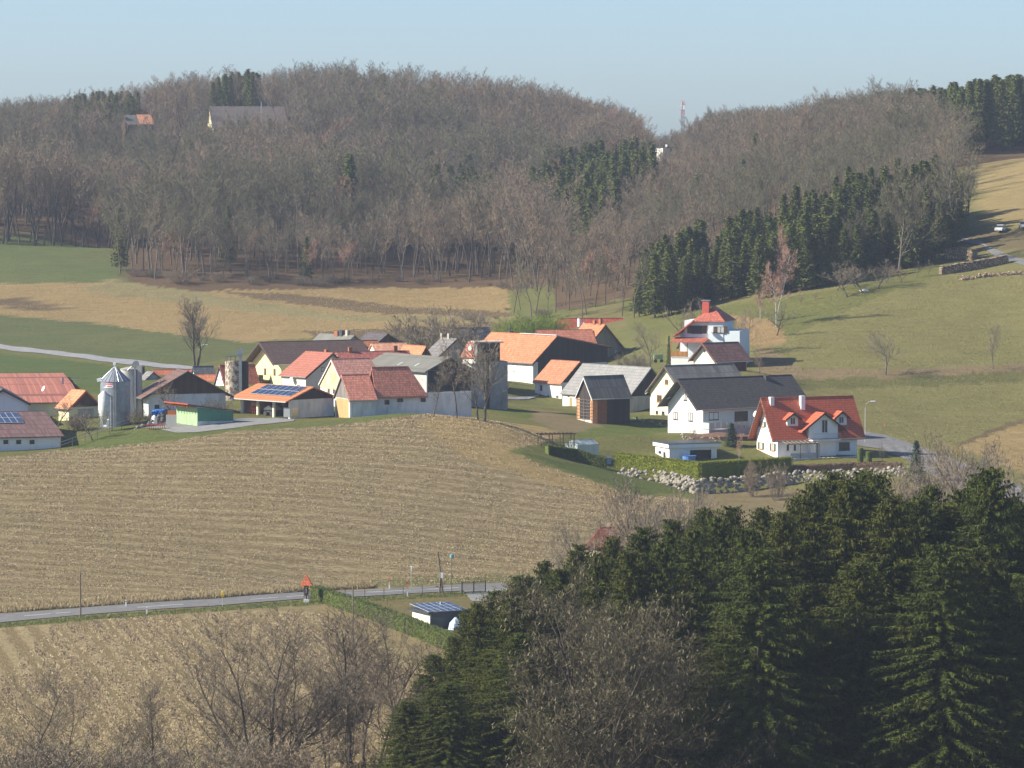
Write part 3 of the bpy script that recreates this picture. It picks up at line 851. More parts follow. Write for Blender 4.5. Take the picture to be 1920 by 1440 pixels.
# ---------------------------------------------------------------- buildings
def window(par, face, a, z, w, h, L=None, fr=None, pane=None, shut=None, sill=True, off=0.0, name='window'):
    """opening on face 'U' (the v=0 wall, runs along x) or 'V' (the x=0 wall, runs along y); a, z = centre"""
    fr = fr or M_WTRIM; pane = pane or M_GLASS
    f = MB(); p = MB(); t = .09
    def bx(m, a0, a1, z0, z1, d0, d1):
        if face == 'U': m.box(a0, a1, -d1 - off, -d0 - off, z0, z1)
        else: m.box(-d1 - off, -d0 - off, a0, a1, z0, z1)
    for a0, a1, z0, z1 in ((a-w/2, a+w/2, z+h/2-t, z+h/2), (a-w/2, a+w/2, z-h/2, z-h/2+t), (a-w/2, a-w/2+t, z-h/2+t, z+h/2-t), (a+w/2-t, a+w/2, z-h/2+t, z+h/2-t)):
        bx(f, a0, a1, z0, z1, .0, .06)
    if w > .8: bx(f, a-.035, a+.035, z-h/2+t, z+h/2-t, .0, .055)
    if sill: bx(f, a-w/2-.08, a+w/2+.08, z-h/2-.07, z-h/2, .0, .12)
    bx(p, a-w/2+t, a+w/2-t, z-h/2+t, z+h/2-t, .003, .03)
    o = f.build(name, fr, par); p.build('pane', pane, o)
    if shut:
        for s in (-1, 1):
            m = MB(); c = a + s * (w/2 + w*.24); bx(m, c - w*.22, c + w*.22, z-h/2, z+h/2, .01, .05)
            m.build('shutter', shut, o)
    return o
class House:
    def __init__(s, name, label, cat, near, D, th, ridge, right, left, apex, wall, roof=None, roofc=T_OLD, ov=.5, ovg=.4, frac=None, zfar=0.0,
                 hip=(0, 0), gable=None, gablew=None, gz=None, group=None, thick=.16, base=None, roofopt={}, gz2=None, flat=False, extraL=0, trim=None):
        near3 = P(near[0], near[1], D); th = R(th)
        s.u = Vector((math.cos(th), math.sin(th), 0)); s.v = Vector((-math.sin(th), math.cos(th), 0)); s.th = th
        U = solve(near3, s.u, right); V = solve(near3, s.v, left)
        s.U, s.V, s.ridge = U, V, ridge
        cs = [near3, near3 + s.u*U, near3 + s.v*V, near3 + s.u*U + s.v*V]
        zs = [tz(c.x, c.y) for c in cs]; gzn = min(zs)
        s.z0 = zs[0] if base is None else base
        s.E = near3.z - s.z0
        s.root = empty(name, (near3.x, near3.y, s.z0), th); tag(s.root, label, cat, group)
        low = gzn - s.z0 - .8
        s.low = low
        if flat:
            return
        a = (V if ridge == 'u' else U) * (frac or .5)
        ap3 = near3 + (s.v * a - s.u * ovg if ridge == 'u' else s.u * a - s.v * ovg)
        s.Az = zat(ap3.x, ap3.y, apex) - s.z0; s.a = a
        W = V if ridge == 'u' else U; L = U if ridge == 'u' else V
        E, A = s.E, s.Az; Ef = E + zfar
        s.W, s.L = W, L
        prof = [(0, low), (0, E), (a, A), (W, Ef), (W, low)]
        ax = 'u' if ridge == 'u' else 'v'
        # keep the wall top just under the roof slab
        eps = .05
        wp = [(0, low), (0, E - eps), (a, A - eps), (W, Ef - eps), (W, low)]
        h0, h1 = hip
        if h0 or h1:
            wb = MB().extr([(0, low), (0, E - eps), (W, Ef - eps), (W, low)], ax, 0, L)
        else: wb = MB().extr(wp, ax, 0, L)
        s.wall = fixn(wb.build('wall', wall, s.root))
        if gable:   # cladding on the visible gable
            g0 = gz if gz is not None else E
            g0b = gz2 if gz2 is not None else g0
            sl0 = (A - E) / a; sl1 = (A - Ef) / (W - a)
            x0 = 0 if g0 <= E else (g0 - E) / sl0
            x1 = W if g0b <= Ef else W - (g0b - Ef) / sl1
            pr = [(x0, g0), (x1, g0b)] + ([(W, Ef - eps)] if g0b < Ef else []) + [(a, A - eps)] + ([(0, E - eps)] if g0 < E else [])
            fixn(MB().extr(pr, ax, -.05, 0).build('gable_boarding', gable, s.root))
        s1 = (A - E) / a; s2 = (A - Ef) / (W - a); t = thick / math.cos(math.atan(s1))
        top = [(-ov, E - s1*ov), (a, A), (W + ov, Ef - s2*ov)]
        out = [(h, z + t) for h, z in top] + [(h, z) for h, z in reversed(top)]
        def ends(x, hp, sg): return [x, x + sg*hp, x, x, x + sg*hp, x]
        rf = MB().extr(out, ax, ends(-ovg, h0, 1), ends(L + ovg + extraL, h1, -1))
        rm = roof or tiles('tiles_%d_%d' % (int(roofc[0]*100), int(roofc[1]*100)), roofc, 'x' if ridge == 'u' else 'y', **roofopt)
        s.roof = fixn(rf.build('roof', rm, s.root))
        s.rt = A + t; s.slope = s1
        # ridge cap
        cap = MB()
        n = int((L + 2*ovg - h0 - h1) / .4)
        for i in range(n):
            c0 = -ovg + h0 + i * .4
            if ax == 'u': cap.box(c0, c0 + .36, a - .13, a + .13, A + t - .09, A + t + .035)
            else: cap.box(a - .13, a + .13, c0, c0 + .36, A + t - .09, A + t + .035)
        cap.build('ridge_cap', rm, s.roof)
        if trim:     # barge boards and gutters
            tb = MB()
            pb = [(h, z + .02) for h, z in top] + [(h, z - .20) for h, z in reversed(top)]
            tb.extr(pb, ax, -ovg - .06, -ovg + .001)
            tb2 = MB(); e = -ov - .10
            if ax == 'u': tb2.box(-ovg, L + ovg, e, e + .12, E - s1*ov + t - .16, E - s1*ov + t - .03)
            else: tb2.box(e, e + .12, -ovg, L + ovg, E - s1*ov + t - .16, E - s1*ov + t - .03)
            fixn(tb.build('barge_board', trim, s.roof)); tb2.build('gutter', M_METAL, s.roof)
    def loc(s, face, px, py):
        """local (along, height) of the point of a wall seen at px, py"""
        n = s.root.location
        d = s.u if face == 'U' else s.v
        k = solve(Vector((n.x, n.y, s.z0 + s.E * .5)), d, px)
        q = Vector((n.x, n.y, 0)) + d * k
        return k, zat(q.x, q.y, py) - s.z0
    def win(s, face, x0, y0, x1, y1, **kw):
        a0, z1 = s.loc(face, x0, y0); a1, z0 = s.loc(face, x1, y1)
        if a0 > a1: a0, a1 = a1, a0
        w = max(.35, a1 - a0); h = max(.35, z1 - z0)
        return window(s.root, face, (a0+a1)/2, (z0+z1)/2, w, h, **kw)
    def panel(s, name, face, x0, y0, x1, y1, mat, d=.05, zlow=None, par=None):
        a0, z1 = s.loc(face, x0, y0); a1, z0 = s.loc(face, x1, y1)
        if a0 > a1: a0, a1 = a1, a0
        if zlow is not None: z0 = zlow
        m = MB()
        if face == 'U': m.box(a0, a1, -d, .0, z0, z1)
        else: m.box(-d, .0, a0, a1, z0, z1)
        return m.build(name, mat, par or s.root)
    def chimney(s, px, h=1.1, w=.55, mat=None, cap=True, off=0.0, pots=0):
        n = s.root.location
        if s.ridge == 'u':
            k = solve(Vector((n.x, n.y, s.z0 + s.Az)) + s.v * (s.a + off), s.u, px); c = (k, s.a + off)
        else:
            k = solve(Vector((n.x, n.y, s.z0 + s.Az)) + s.u * (s.a + off), s.v, px); c = (s.a + off, k)
        zb = s.rt - abs(off) * s.slope - .7; zt = s.rt - abs(off)*s.slope + h
        o = MB().box(c[0]-w/2, c[0]+w/2, c[1]-w/2, c[1]+w/2, zb, zt).build('chimney', mat or M_BRICK, s.roof)
        return o
def dish(parent_h, px, py, r=.45, face='V', out=.5, mat=None):
    """satellite dish fixed to a house wall"""
    a, z = parent_h.loc(face, px, py)
    m = MB(); n = 20
    m.lathe(0, 0, [(r*.02, 0), (r*.5, .05*r), (r*.85, .2*r), (r, .32*r), (r*.85, .23*r), (r*.5, .09*r), (r*.02, .04*r)], n)
    M = []
    c = Vector((a, -out, z)) if face == 'U' else Vector((-out, a, z))
    # face roughly south-west, tilted up
    wd = Vector((-.80, -.42, .42)).normalized()
    ld = Vector((wd.dot(parent_h.u), wd.dot(parent_h.v), wd.z)).normalized()
    q = ld.to_track_quat('Z', 'Y')
    m.v = [tuple(c + q @ Vector(v)) for v in m.v]
    o = fixn(m.build('satellite_dish', mat or M_SNOWW, parent_h.root, True))
    b = MB().tube([c, (a, .0, z - .2) if face == 'U' else (0, a, z - .2)], .03, 5)
    b.tube([c - ld*.0 + Vector((0, 0, -r*.8)), c + ld * r * .9], .012, 4)
    b.build('bracket', M_METAL, o)
    return o

# --- white house with the bright red dormer roof
h = House('dormer_house', 'white house with bright red dormered roof above the boulder wall', 'house', (1458,815.5), 700, 24, 'u', 1607, 1419, 749.5, M_WHITE,
          roofc=T_RED, ov=.75, ovg=1.25, trim=M_GTRIM, roofopt=dict(patch=.12, var=.14, rough=.6))
H1 = h
L = h.L
# soffit of the gable overhang
for x0, y0, x1, y1, sh in ((1426,790,1433,801,1),(1424,829,1430,843,1),(1446,831,1452,846,1)):
    h.win('V', x0, y0, x1, y1, fr=M_OWOOD, pane=M_CURT, shut=M_GTRIM)
h.win('U', 1573, 829.5, 1593, 844, pane=M_GLASS, shut=None, fr=M_GTRIM)
h.panel('terrace_door', 'U', 1526, 832, 1562, 857, M_GLASS, .04, .1)
h.panel('awning', 'U', 1525, 832, 1562, 840, M_MAROON, .12)
h.win('U', 1474, 832, 1480, 846); h.win('U', 1487, 833, 1493, 846)
h.chimney(1446.5, .9, .7, M_SNOWW, off=-.5); h.chimney(1504, 1.75, .75, M_SNOWW, off=-1.0)
dish(h, 1427, 776, .52, 'V', 1.0)
def dormer(h, x0, x1, yb, yt, ya, depth, wallm, wx, ovv=.35, name='dormer', front=None, rm=None):
    """gabled dormer on the v=0 side roof of a 'u' house; x0..x1 px of cheeks, yb sill row, yt eave row, ya ridge row; front = v of its face"""
    n = h.root.location
    f = front if front is not None else 1.0
    for _ in range(12 if front is None else 0):
        q1 = Vector((n.x, n.y, h.z0 + h.E)) + h.v * f
        ac = solve(q1, h.u, (x0 + x1) / 2); p1 = q1 + h.u * ac
        f = .5 * f + .5 * (zat(p1.x, p1.y, yb) - h.z0 - h.E - .1) / h.slope
    q0 = Vector((n.x, n.y, h.z0 + h.E)) + h.v * f
    a0 = solve(q0, h.u, x0); a1 = solve(q0, h.u, x1)
    def hz(a, Y): p = q0 + h.u * a; return zat(p.x, p.y, Y) - h.z0
    am = (a0 + a1) / 2; zb, ze, za = hz(am, yb), hz(am, yt), hz(am, ya)
    sl = h.slope; zr = lambda v: h.E + sl * v
    be = min(h.a, (ze - h.E) / sl + .3); br = min(h.a + .2, (za - h.E) / sl + .35)
    w = MB().extr([(a0, zb), (a0, ze), (am, za - .1), (a1, ze), (a1, zb)], 'v', f, [be, be, br, be, be])
    d = fixn(w.build(name, wallm, h.root))
    s1 = (za - ze) / (am - a0); t = .14
    top = [(a0 - ovv, ze - s1 * ovv), (am, za), (a1 + ovv, ze - s1 * ovv)]
    e2 = max(.1, (ze - s1*ovv - h.E) / sl + .25)
    r = MB().extr([(x, z + t) for x, z in top] + [(x, z) for x, z in reversed(top)], 'v', f - .45, [e2, br, e2, e2, br, e2])
    ro = fixn(r.build('dormer_roof', rm or tiles('tiles_dormer', T_RED, 'y', patch=.12, var=.14, rough=.6), d))
    tb = MB().extr([(x, z + t + .02) for x, z in top] + [(x, z - .16) for x, z in reversed(top)], 'v', f - .52, f - .451)
    fixn(tb.build('barge_board', M_DWOOD, ro))
    ww = (a1 - a0) * wx; zc = (zb + ze) / 2
    return d, am, f, zb, ze, za
for x0, x1, yb, yt, ya in ((1476,1496.5,801,783.5,775.5),(1567,1587.5,799,781,772)):
    d, am, f, zb, ze, za = dormer(h, x0, x1, yb, yt, ya, 3, M_WHITE, .5, ovv=.5)
    wo = window(d, 'U', am, (zb+ze)/2 + .25, .95, 1.15, off=-f)
    # window() builds at v=0; shift its meshes to the dormer face
    for k in [wo] : k.location = (0, 0, 0)
d, am, f, zb, ze, za = dormer(h, 1517, 1571, 822, 797, 775, 4, M_WHITE, .5, ovv=1.55, name='cross_gable', front=-.9)
wo = window(d, 'U', am + .2, ze + .8 if False else zb + 2.0, 1.15, 2.2, off=.9)
bal = MB()
bal.box(am - 2.6, am + 2.6, -2.1, -.9, zb - .32, zb - .14)
bal.build('balcony', M_WTRIM, h.root)
rl = MB()
for i in range(27): x = am - 2.6 + i * .2; rl.box(x, x + .03, -2.1, -2.07, zb - .14, zb + .85)
rl.box(am - 2.6, am + 2.6, -2.12, -2.05, zb + .85, zb + .92)
rl.build('balcony_railing', M_METAL, h.root)
low = MB().box(am - 2.35, am + 2.35, -.9, 0.02, h.low, zb - .10); low.build('bay', M_WHITE, h.root)
# veranda with slatted glass roof
vr = MB()
a0, _ = h.loc('U', 1462, 824); a1, _ = h.loc('U', 1519, 824)
zt = h.E - .75
for i in range(8):
    x = a0 + (a1 - a0) * i / 7; vr.obox((x, -1.5, zt - .35), (.06, 0, 0), (0, 1.5, .22), (0, 0, .05))
vr.box(a0, a1, -3.05, -2.9, zt - .68, zt - .52)
for x in (a0 + 2.2, a1 - .3): vr.box(x, x + .13, -3.0, -2.87, h.low, zt - .6)
vo = vr.build('veranda', M_WCLAD, h.root)
sc_ = MB().box(a0 + .4, a1 - .2, -2.95, -2.9, .1, 1.0); sc_.box(a1 - .6, a1 + .3, -2.9, -2.84, .1, 2.4); sc_.build('veranda_screen', M_CURT, vo)
MB().box(-.2, L + .3, -3.2, -.02, h.low, .08).build('terrace', M_STONE, h.root)

# --- white bungalow with the long dark roof
h = House('gabled_house', 'white house with long dark grey roof and glass terrace railing', 'house', (1318,762), 718, 33, 'u', 1503, 1252.5, 712.5, M_WHITE,
          roofc=T_DGR, ov=.75, ovg=1.7, trim=M_DWOOD, roofopt=dict(patch=.25, var=.2))
W2 = h
h.win('V', 1282, 737, 1288.5, 751, pane=M_CURT, fr=M_TRIM); h.win('V', 1263, 772, 1271, 787, pane=M_CURT, fr=M_TRIM); h.win('V', 1291, 773, 1299, 790, pane=M_CURT, fr=M_TRIM)
h.win('U', 1329, 773, 1347, 787, fr=M_TRIM); h.panel('terrace_door', 'U', 1377, 771.5, 1402, 802, M_GLASS, .05)
M_PALEG = stucco('pale_green_stucco', (.60, .70, .66), .08)
fixn(MB().box(.35, h.U - .02, -.035, 0, h.low, h.E - .05).build('front_render', M_PALEG, h.root))
dish(h, 1262, 744, .5, 'V', .9)
h.chimney(1311, .5, .5, M_BRICK, off=1.2); h.chimney(1437, .5, .8, M_DMETAL, off=-.6)
rg = MB()
zr = h.loc('U', 1340, 803)[1]
rg.box(-.6, 11.2, -2.6, -.04, h.low, zr).build('terrace', M_GREYST, h.root)
g = MB()
for i in range(9): g.box(-.5 + i*1.22, -.5 + i*1.22 + 1.12, -2.58, -2.55, zr + .1, zr + 1.15)
g.box(-.56, -.53, -2.5, -.1, zr + .1, zr + 1.15)
g.build('glass_railing', M_GHG, h.root)
# --- pale yellow house behind it
h = House('yellow_house', 'pale yellow gabled house with grey roof behind the dark roofed bungalow', 'house', (1283,737), 748, 33, 'u', 1402, 1219, 687.5, M_YELLOW,
          roofc=T_GRY, ov=.7, ovg=.7, trim=M_BWOOD, roofopt=dict(row=1.2, colw=1.0, patch=.3))
h.win('V', 1247, 711, 1253, 721, fr=M_OWOOD, pane=M_TRIM); h.win('V', 1232, 740, 1241, 754.5, fr=M_OWOOD, pane=M_TRIM)
h.win('V', 1230, 770, 1234, 776, fr=M_TRIM); h.win('V', 1241, 771, 1246, 777, fr=M_TRIM)
dish(h, 1217, 735, .42, 'V', .5); h.chimney(1288, 1.0, .9, M_DMETAL, off=2.5)
h.panel('chimney_stack', 'V', 1282, 676, 1293, 685, M_DMETAL, .5) if False else None
# --- wooden barn with brick corners, in front of a grey roofed stable
h = House('grey_stable', 'grey slate roofed stable with mossy roof and dark boarded gable', 'barn', (1181,743.5), 764, 40, 'v', 1259, 1055, 691, M_GREYST,
          roofc=T_LGR, ov=.45, ovg=.2, gable=M_DWOOD, gz=None, roofopt=dict(row=.5, colw=.5, patch=.5, var=.12, dark=(.13,.13,.12)))
h.win('V', 1064, 741, 1069, 746); h.panel('door', 'V', 1068, 745, 1073, 763, M_TANW, .05)
fixn(MB().box(-.03, 0, 1.5, h.V - .01, h.low, h.E - .2).build('side_render', M_WHITE2, h.root))
h = House('brick_barn', 'dark plank barn with brick corner piers and dark corrugated roof', 'barn', (1111.5,745.5), 730, 30, 'u', 1181, 1082.5, 708, M_DWOOD,
          roofc=(.14,.135,.12), ov=.35, ovg=.3, trim=M_WTRIM, roofopt=dict(row=3, colw=.3, var=.25, patch=.3, dark=(.13,.12,.10)))
B1 = h
pr = MB()
pr.box(-.06, .9, -.06, 0, h.low, h.E - .4).build('brick_pier', M_BRICKO, h.root)
MB().box(.9, 2.8, -.08, 0, h.low, h.E - .3).build('brick_infill', tiles('red_brick2', (.34,.13,.07), 'x', .12, .3, .2, .3), h.root)
MB().box(-.06, 0, .0, .75, h.low, h.E - .3).build('brick_pier', M_BRICKO, h.root)
MB().box(-.06, 0, h.V - .9, h.V, h.low, h.E - .3).build('brick_pier', M_BRICKO, h.root)
lt = MB()
for k in range(7): lt.box(-.22, -.16, -.2, h.V, .6 + k*.55, .66 + k*.55)
for y in (0, h.V*.5, h.V*.98): lt.box(-.26, -.2, y - .04, y + .04, h.low, 4.2)
lt.build('rail_rack', M_GWOOD, h.root)
MB().box(-.09, 0, .0, h.V, h.low, .5).build('plinth', M_STONE, h.root)
sh = MB()
for k in range(14): sh.box(3.0, h.U - .1, -.03, 0, .3 + k*.3, .5 + k*.3)
sh.build('horizontal_boarding', M_BWOOD if False else M_DWOOD, h.root)
# --- small white barn with orange roof
h = House('white_barn', 'small white plastered barn with orange tiled roof beside the grey stable', 'barn', (1053,717.5), 790, 42, 'v', 1118, 1003, 679.5, M_WHITE2,
          roofc=(.52,.21,.11), ov=.4, ovg=.3, gable=M_DWOOD, gz=None, roofopt=dict(patch=.25, dark=(.34,.16,.10)))
for w_ in ((1013,722,1017,733),(1013,745,1016,751),(1027,741,1030,748),(1043,741.5,1047,746)): h.win('V', *w_, pane=M_TRIM, fr=M_GWOOD, sill=False)
h.panel('plinth', 'V', 1003, 754, 1050, 760, M_GREYST, .05, h.low)
# --- big barn with wide orange roof
h = House('great_barn', 'great barn with wide orange roof, white wall and black boarded gable', 'barn', (999,678.5), 820, 40, 'v', 1139, 882, 631, M_WHITE2,
          roofc=(.56,.21,.10), ov=.55, ovg=.6, frac=.30, zfar=2.3, gable=M_DWOOD, gz=-.2, roofopt=dict(patch=.3, dark=(.45,.20,.12)), trim=M_TRIM)
h.panel('white_base', 'U', 1090, 681, 1138, 700, M_WHITE2, .09, h.low); h.panel('white_corner', 'U', 999, 679, 1008, 700, M_WHITE2, .09, h.low)
h.chimney(957, 1.0, .9, M_DMETAL, off=.8)
m = MB().box(h.a - .3, h.a + .3, -.6, h.V * .55, h.rt + .02, h.rt + .10).build('ridge_flashing', M_WTRIM, h.roof)
pipe = h.chimney(957, 2.4, .12, M_DMETAL, off=.5)
# --- concrete fodder towers with a dark wooden head house
h = House('concrete_silo', 'tall grey concrete fodder tower block with wooden head house and flat slab roof', 'silo', (919,678), 742, 12, 'v', 952, 903, 678, M_CONC, flat=True)
E = h.E
MB().box(0, h.U, 0, 5, h.low, E).build('tower', M_CONC, h.root)
k0 = h.loc('U', 890, 678)[0]
MB().box(k0, -.5, .35, 5.2, h.low, E - 1.5).build('tower', M_GREYST, h.root)
fixn(MB().lathe(k0 + .3, 2.6, [(2.0, h.low), (2.0, E - .4), (2.15, E - .38), (2.15, E - .2), (.1, E + .15)], 20).build('round_silo', M_CREAM, h.root))
a0, z1 = h.loc('U', 909, 643); a1, _ = h.loc('U', 938, 643); a00, _ = h.loc('U', 896, 643)
MB().box(a0, a1, .2, 3.2, E - .05, z1).build('head_house', M_DWOOD, h.root)
MB().box(a00, a0 - .002, .6, 3.2, E - .05, z1).build('head_house_lit_side', M_GWOOD, h.root)  # left face in paler boards: the sun on it is put into the colour
MB().box(a00 - .5, a1 + .5, -.4, 3.8, z1, z1 + .25).build('slab_roof', M_TANW if False else stucco('pinkish_slab', (.66, .50, .40), .3), h.root)
# --- low pitched barn with dark boarded gable
h = House('wide_barn', 'wide low pitched barn with grey green roof and blackened boarded gable', 'barn', (800,695), 735, 37, 'v', 882, 684, 671.5, M_GREYST,
          roofc=(.16,.155,.13), ov=.7, ovg=.5, gable=M_DWOOD, gz=None, frac=.5, roofopt=dict(row=1.6, colw=1.1, patch=.6, var=.1, dark=(.20,.20,.15)))
E = h.E
z1 = h.loc('U', 820, 734)[1]
a = [h.loc('U', x, 740)[0] for x in (806, 817, 831, 848, 862, 882)]
MB().box(a[0]-.4, h.U, -.06, 0, z1, E - .05).build('gable_boarding_lower', M_DWOOD, h.root)
for i, j in ((1, 2), (3, 4)): MB().box(a[i], a[j], -.05, 0, h.loc('U', 820, 748)[1], z1 - .002).build('loading_door', M_BWOOD, h.root)
m = MB()
for k in range(2): m.box(2.0 + 0*k, 2.25, 3 + 4*k, 5 + 4*k, 0, 0.01)
sky_ = []
for k in range(2):
    y0 = 4.5 + k*5; u0, u1 = .8, 1.9
    sl = (h.Az - h.E) / h.a
    m2 = MB().poly([(u0, y0, h.E + sl*u0 + .22), (u1, y0, h.E + sl*u1 + .22), (u1, y0 + .5, h.E + sl*u1 + .22), (u0, y0 + .5, h.E + sl*u0 + .22)])
    m2.build('skylight_strip', M_GHG, h.roof)
# --- long front sheds with red tiles
h = House('low_stable', 'long white stable with hipped red tile roof along the field edge', 'barn', (704,737.5), 703, 20, 'u', 800, 690, 692, M_WHITE2,
          roofc=(.60,.24,.16), ov=.45, ovg=.05, frac=None, hip=(0, 2.6), roofopt=dict(patch=.25))
h.win('U', 721, 750, 730, 758.5, fr=M_TRIM, sill=False); h.win('U', 744.5, 743.5, 756, 754, fr=M_WCLAD, sill=False); h.win('U', 789, 742.5, 798, 753.5, fr=M_TRIM, sill=False)
h.panel('slot', 'U', 719, 739.5, 742, 744.5, M_TRIM, .06)
k1 = h.loc('U', 884, 740)[0]
MB().box(h.U + .002, k1, .03, .35, h.low, h.loc('U', 850, 735)[1]).build('yard_wall', M_WHITE2, h.root)
h = House('wood_gabled_shed', 'red roofed shed with weathered board gable and tan gate', 'shed', (657,748.5), 700, 22, 'u', 704, 628, 705, M_WHITE2,
          roofc=(.60,.24,.16), ov=.4, ovg=.25, gable=M_GWOOD, gz=None, trim=M_GWOOD, roofopt=dict(patch=.25))
MB().box(-.06, 0, .6, h.V - .8, h.low, h.E - .1).build('gate', M_TANW, h.root)
MB().box(-.10, .3, -.02, .5, h.low, h.E - .1).build('post', M_WHITE2, h.root)
h.panel('drain_pipe', 'U', 658.5, 752, 660, 784, M_LAMP, .1)
h = House('ochre_gable_house', 'old house with flaking ochre gable and faded red tile roof', 'house', (646,724), 724, 26, 'u', 716, 601, 675, M_CREAM,
          roofc=(.56,.27,.20), ov=.3, ovg=.25, trim=M_WTRIM, gable=M_PATCHY, gz=3.0, roofopt=dict(patch=.3, dark=(.50,.30,.24)))
for w_ in ((620,701,623,708),(630,701,633,708),(614.5,726,618.5,737),(624.5,728,628.5,739)): h.win('V', *w_, pane=M_TRIM, fr=M_WCLAD, sill=False)
# --- red brown roofed house, lit eave side, grey gable
h = House('brown_roof_house', 'house with deep red brown roof, cream side wall and plain grey gable', 'house', (573,706), 742, 40, 'v', 669, 528, 663.5, M_CREAM,
          roofc=(.40,.15,.10), ov=.4, ovg=.5, gable=stucco('pale_grey_render', (.58,.57,.50), .12), gz=.1, trim=M_TRIM, roofopt=dict(patch=.15, var=.15))
h.low and h.win('U', 602, 688, 608, 696.5, fr=M_TRIM, sill=False)
dish(h, 551, 711, .5, 'V', .5); h.chimney(612, .7, .6, M_BRICK, off=.3)
h.win('V', 557, 720, 563, 726, sill=False)
# --- long house with dark red ridge
h = House('long_roof_house', 'house with long dark red tiled roof and three chimneys behind the ochre gable', 'house', (650,700), 752, 20, 'u', 782, 616, 661.5, M_CREAM,
          roofc=(.38,.13,.10), ov=.4, ovg=.3, roofopt=dict(patch=.25))
h.chimney(656.5, .8, .65); h.chimney(741, .9, .65)
# --- yellow farmhouse with wide brown roof
h = House('yellow_farmhouse', 'tall lemon yellow farmhouse with wide overhanging brown roof', 'house', (527,683), 764, 28, 'u', 690, 474, 643, stucco('lemon_stucco', (.82,.74,.34), .06),
          roofc=T_DBR, ov=.3, ovg=1.6, trim=M_TRIM, roofopt=dict(patch=.2, var=.15))
h.win('V', 495.5, 690, 499.5, 704, sill=False, pane=M_TRIM, fr=M_WCLAD); h.win('V', 513, 691, 517, 705, sill=False, pane=M_TRIM, fr=M_WCLAD)
k, z = h.loc('V', 503, 712)
b_ = MB().box(-1.6, -.02, k - 1.2, k + 5.5, z - .2, z); b_.box(-1.6, -1.52, k - 1.2, k + 5.5, z, z + .95); b_.build('balcony', M_GWOOD, h.root)
fixn(MB().obox((-1.3, k + 2.2, z - 1.6), (1.3, 0, .25), (0, 3.0, 0), (0, 0, .06)).build('porch_roof', M_GWOOD, h.root))
# --- houses further back
h = House('tan_gable_house', 'grey roofed house with plain tan gable and dark chimneys in the middle of the village', 'house', (648,645), 812, 38, 'v', 691, 586, 630.5, M_TAN,
          roofc=(.16,.155,.15), ov=.4, ovg=.3, frac=.36, zfar=-1.2, roofopt=dict(row=.8, colw=.8, patch=.4))
h.chimney(642, .8, 1.0, M_DMETAL, off=0); h.chimney(652, .9, .7, M_TAN); h.chimney(634, .6, 1.2, M_BRICK)
h.panel('vent', 'U', 664, 656, 670, 660, M_TRIM)
h = House('brown_barn', 'dark brown roofed barn with brown boarded gable at the village back', 'barn', (700,648), 835, 36, 'v', 754, 668, 627, M_BWOOD,
          roofc=(.11,.095,.095), ov=.6, ovg=.6, frac=.45, roofopt=dict(patch=.2))
h = House('small_orange_house', 'small house with orange roof below the brown barn', 'house', (681,657), 815, 24, 'u', 712, 668, 640, M_CREAM, roofc=T_ORG, ov=.4, ovg=.3)
h = House('faded_orange_house', 'house with faded pale orange tile roof in the village middle', 'house', (706,661), 790, 18, 'u', 766, 692, 645, M_CREAM, roofc=(.66,.33,.20), ov=.4, ovg=.3, roofopt=dict(dark=(.7,.42,.28)))
h = House('orange_annex', 'low house with bright orange roof beside the grey roofed house', 'house', (789,667), 778, 36, 'v', 806, 750, 651.5, M_BWOOD, roofc=(.62,.22,.10), ov=.3, ovg=.3, hip=(.0, 0))
h = House('grey_roof_house', 'tan rendered house with steep grey roof and blue white gable window', 'house', (822,667), 800, 40, 'v', 884, 798, 636, M_TAN,
          roofc=(.19,.175,.16), ov=.4, ovg=.5, frac=.53, trim=M_TRIM, roofopt=dict(row=.5, colw=.5, patch=.2))
h.win('U', 849, 648.5, 857, 658); h.win('U', 839, 661.5, 846, 669); h.win('U', 862, 661.5, 869, 669)
h.panel('gable_cap', 'U', 846, 637, 861, 646, M_TRIM, .06) if False else None
h.chimney(829, .8, .55, M_TAN); h.chimney(842, .8, .55, M_TAN)
k, z = h.loc('U', 871, 661); dish(h, 872, 660, .45, 'U', .5, M_YELLOW)
h = House('orange_back_house', 'orange roofed cottage with round white satellite dish on a mast', 'house', (902,668), 790, 40, 'v', 925, 868, 645, M_CREAM, roofc=(.52,.20,.12), ov=.3, ovg=.3, group=None)
k = h.V * .3
ms = MB().tube([(-.2, k, h.E), (-.2, k, h.E + 1.2)], .04, 5).build('mast', M_METAL, h.root)
dish(h, 891, 652, .7, 'V', .9)
h = House('grey_hall', 'long hall with plain dark grey roof behind the bare round shrub tree', 'barn', (861,645), 850, 12, 'u', 921, 851, 616.5, M_WHITE2, roofc=(.12,.12,.125), ov=.3, ovg=.3, roofopt=dict(row=1.5, colw=.6, patch=.2))
fixn(MB().obox((1.5, -1.8, h.E - .6), (3.2, 0, 0), (0, 1.8, .5), (0, 0, .05)).build('lean_to_roof', M_METAL, h.root))
h = House('red_roof_house', 'house with broad dark red tile roof at the foot of the hill', 'house', (1056,640), 915, 10, 'u', 1173, 1040, 599, M_GREYST, roofc=(.42,.09,.06), ov=.4, ovg=.4, roofopt=dict(patch=.15))
h = House('rust_roof_house', 'house with rust brown tile roof directly behind the great barn', 'house', (1016,644), 868, 12, 'u', 1116, 1000, 620, M_GREYST, roofc=(.42,.16,.10), ov=.4, ovg=.3, roofopt=dict(patch=.3))
h = House('ivy_gable_house', 'orange roofed house with ivy grown grey gable and two brick chimneys', 'house', (1108,640), 872, 42, 'v', 1166, 1072, 610, stucco('ivy_render', (.27,.24,.17), .45), roofc=(.62,.22,.12), ov=.5, ovg=.5, frac=.42, zfar=-1.5, trim=M_BWOOD)
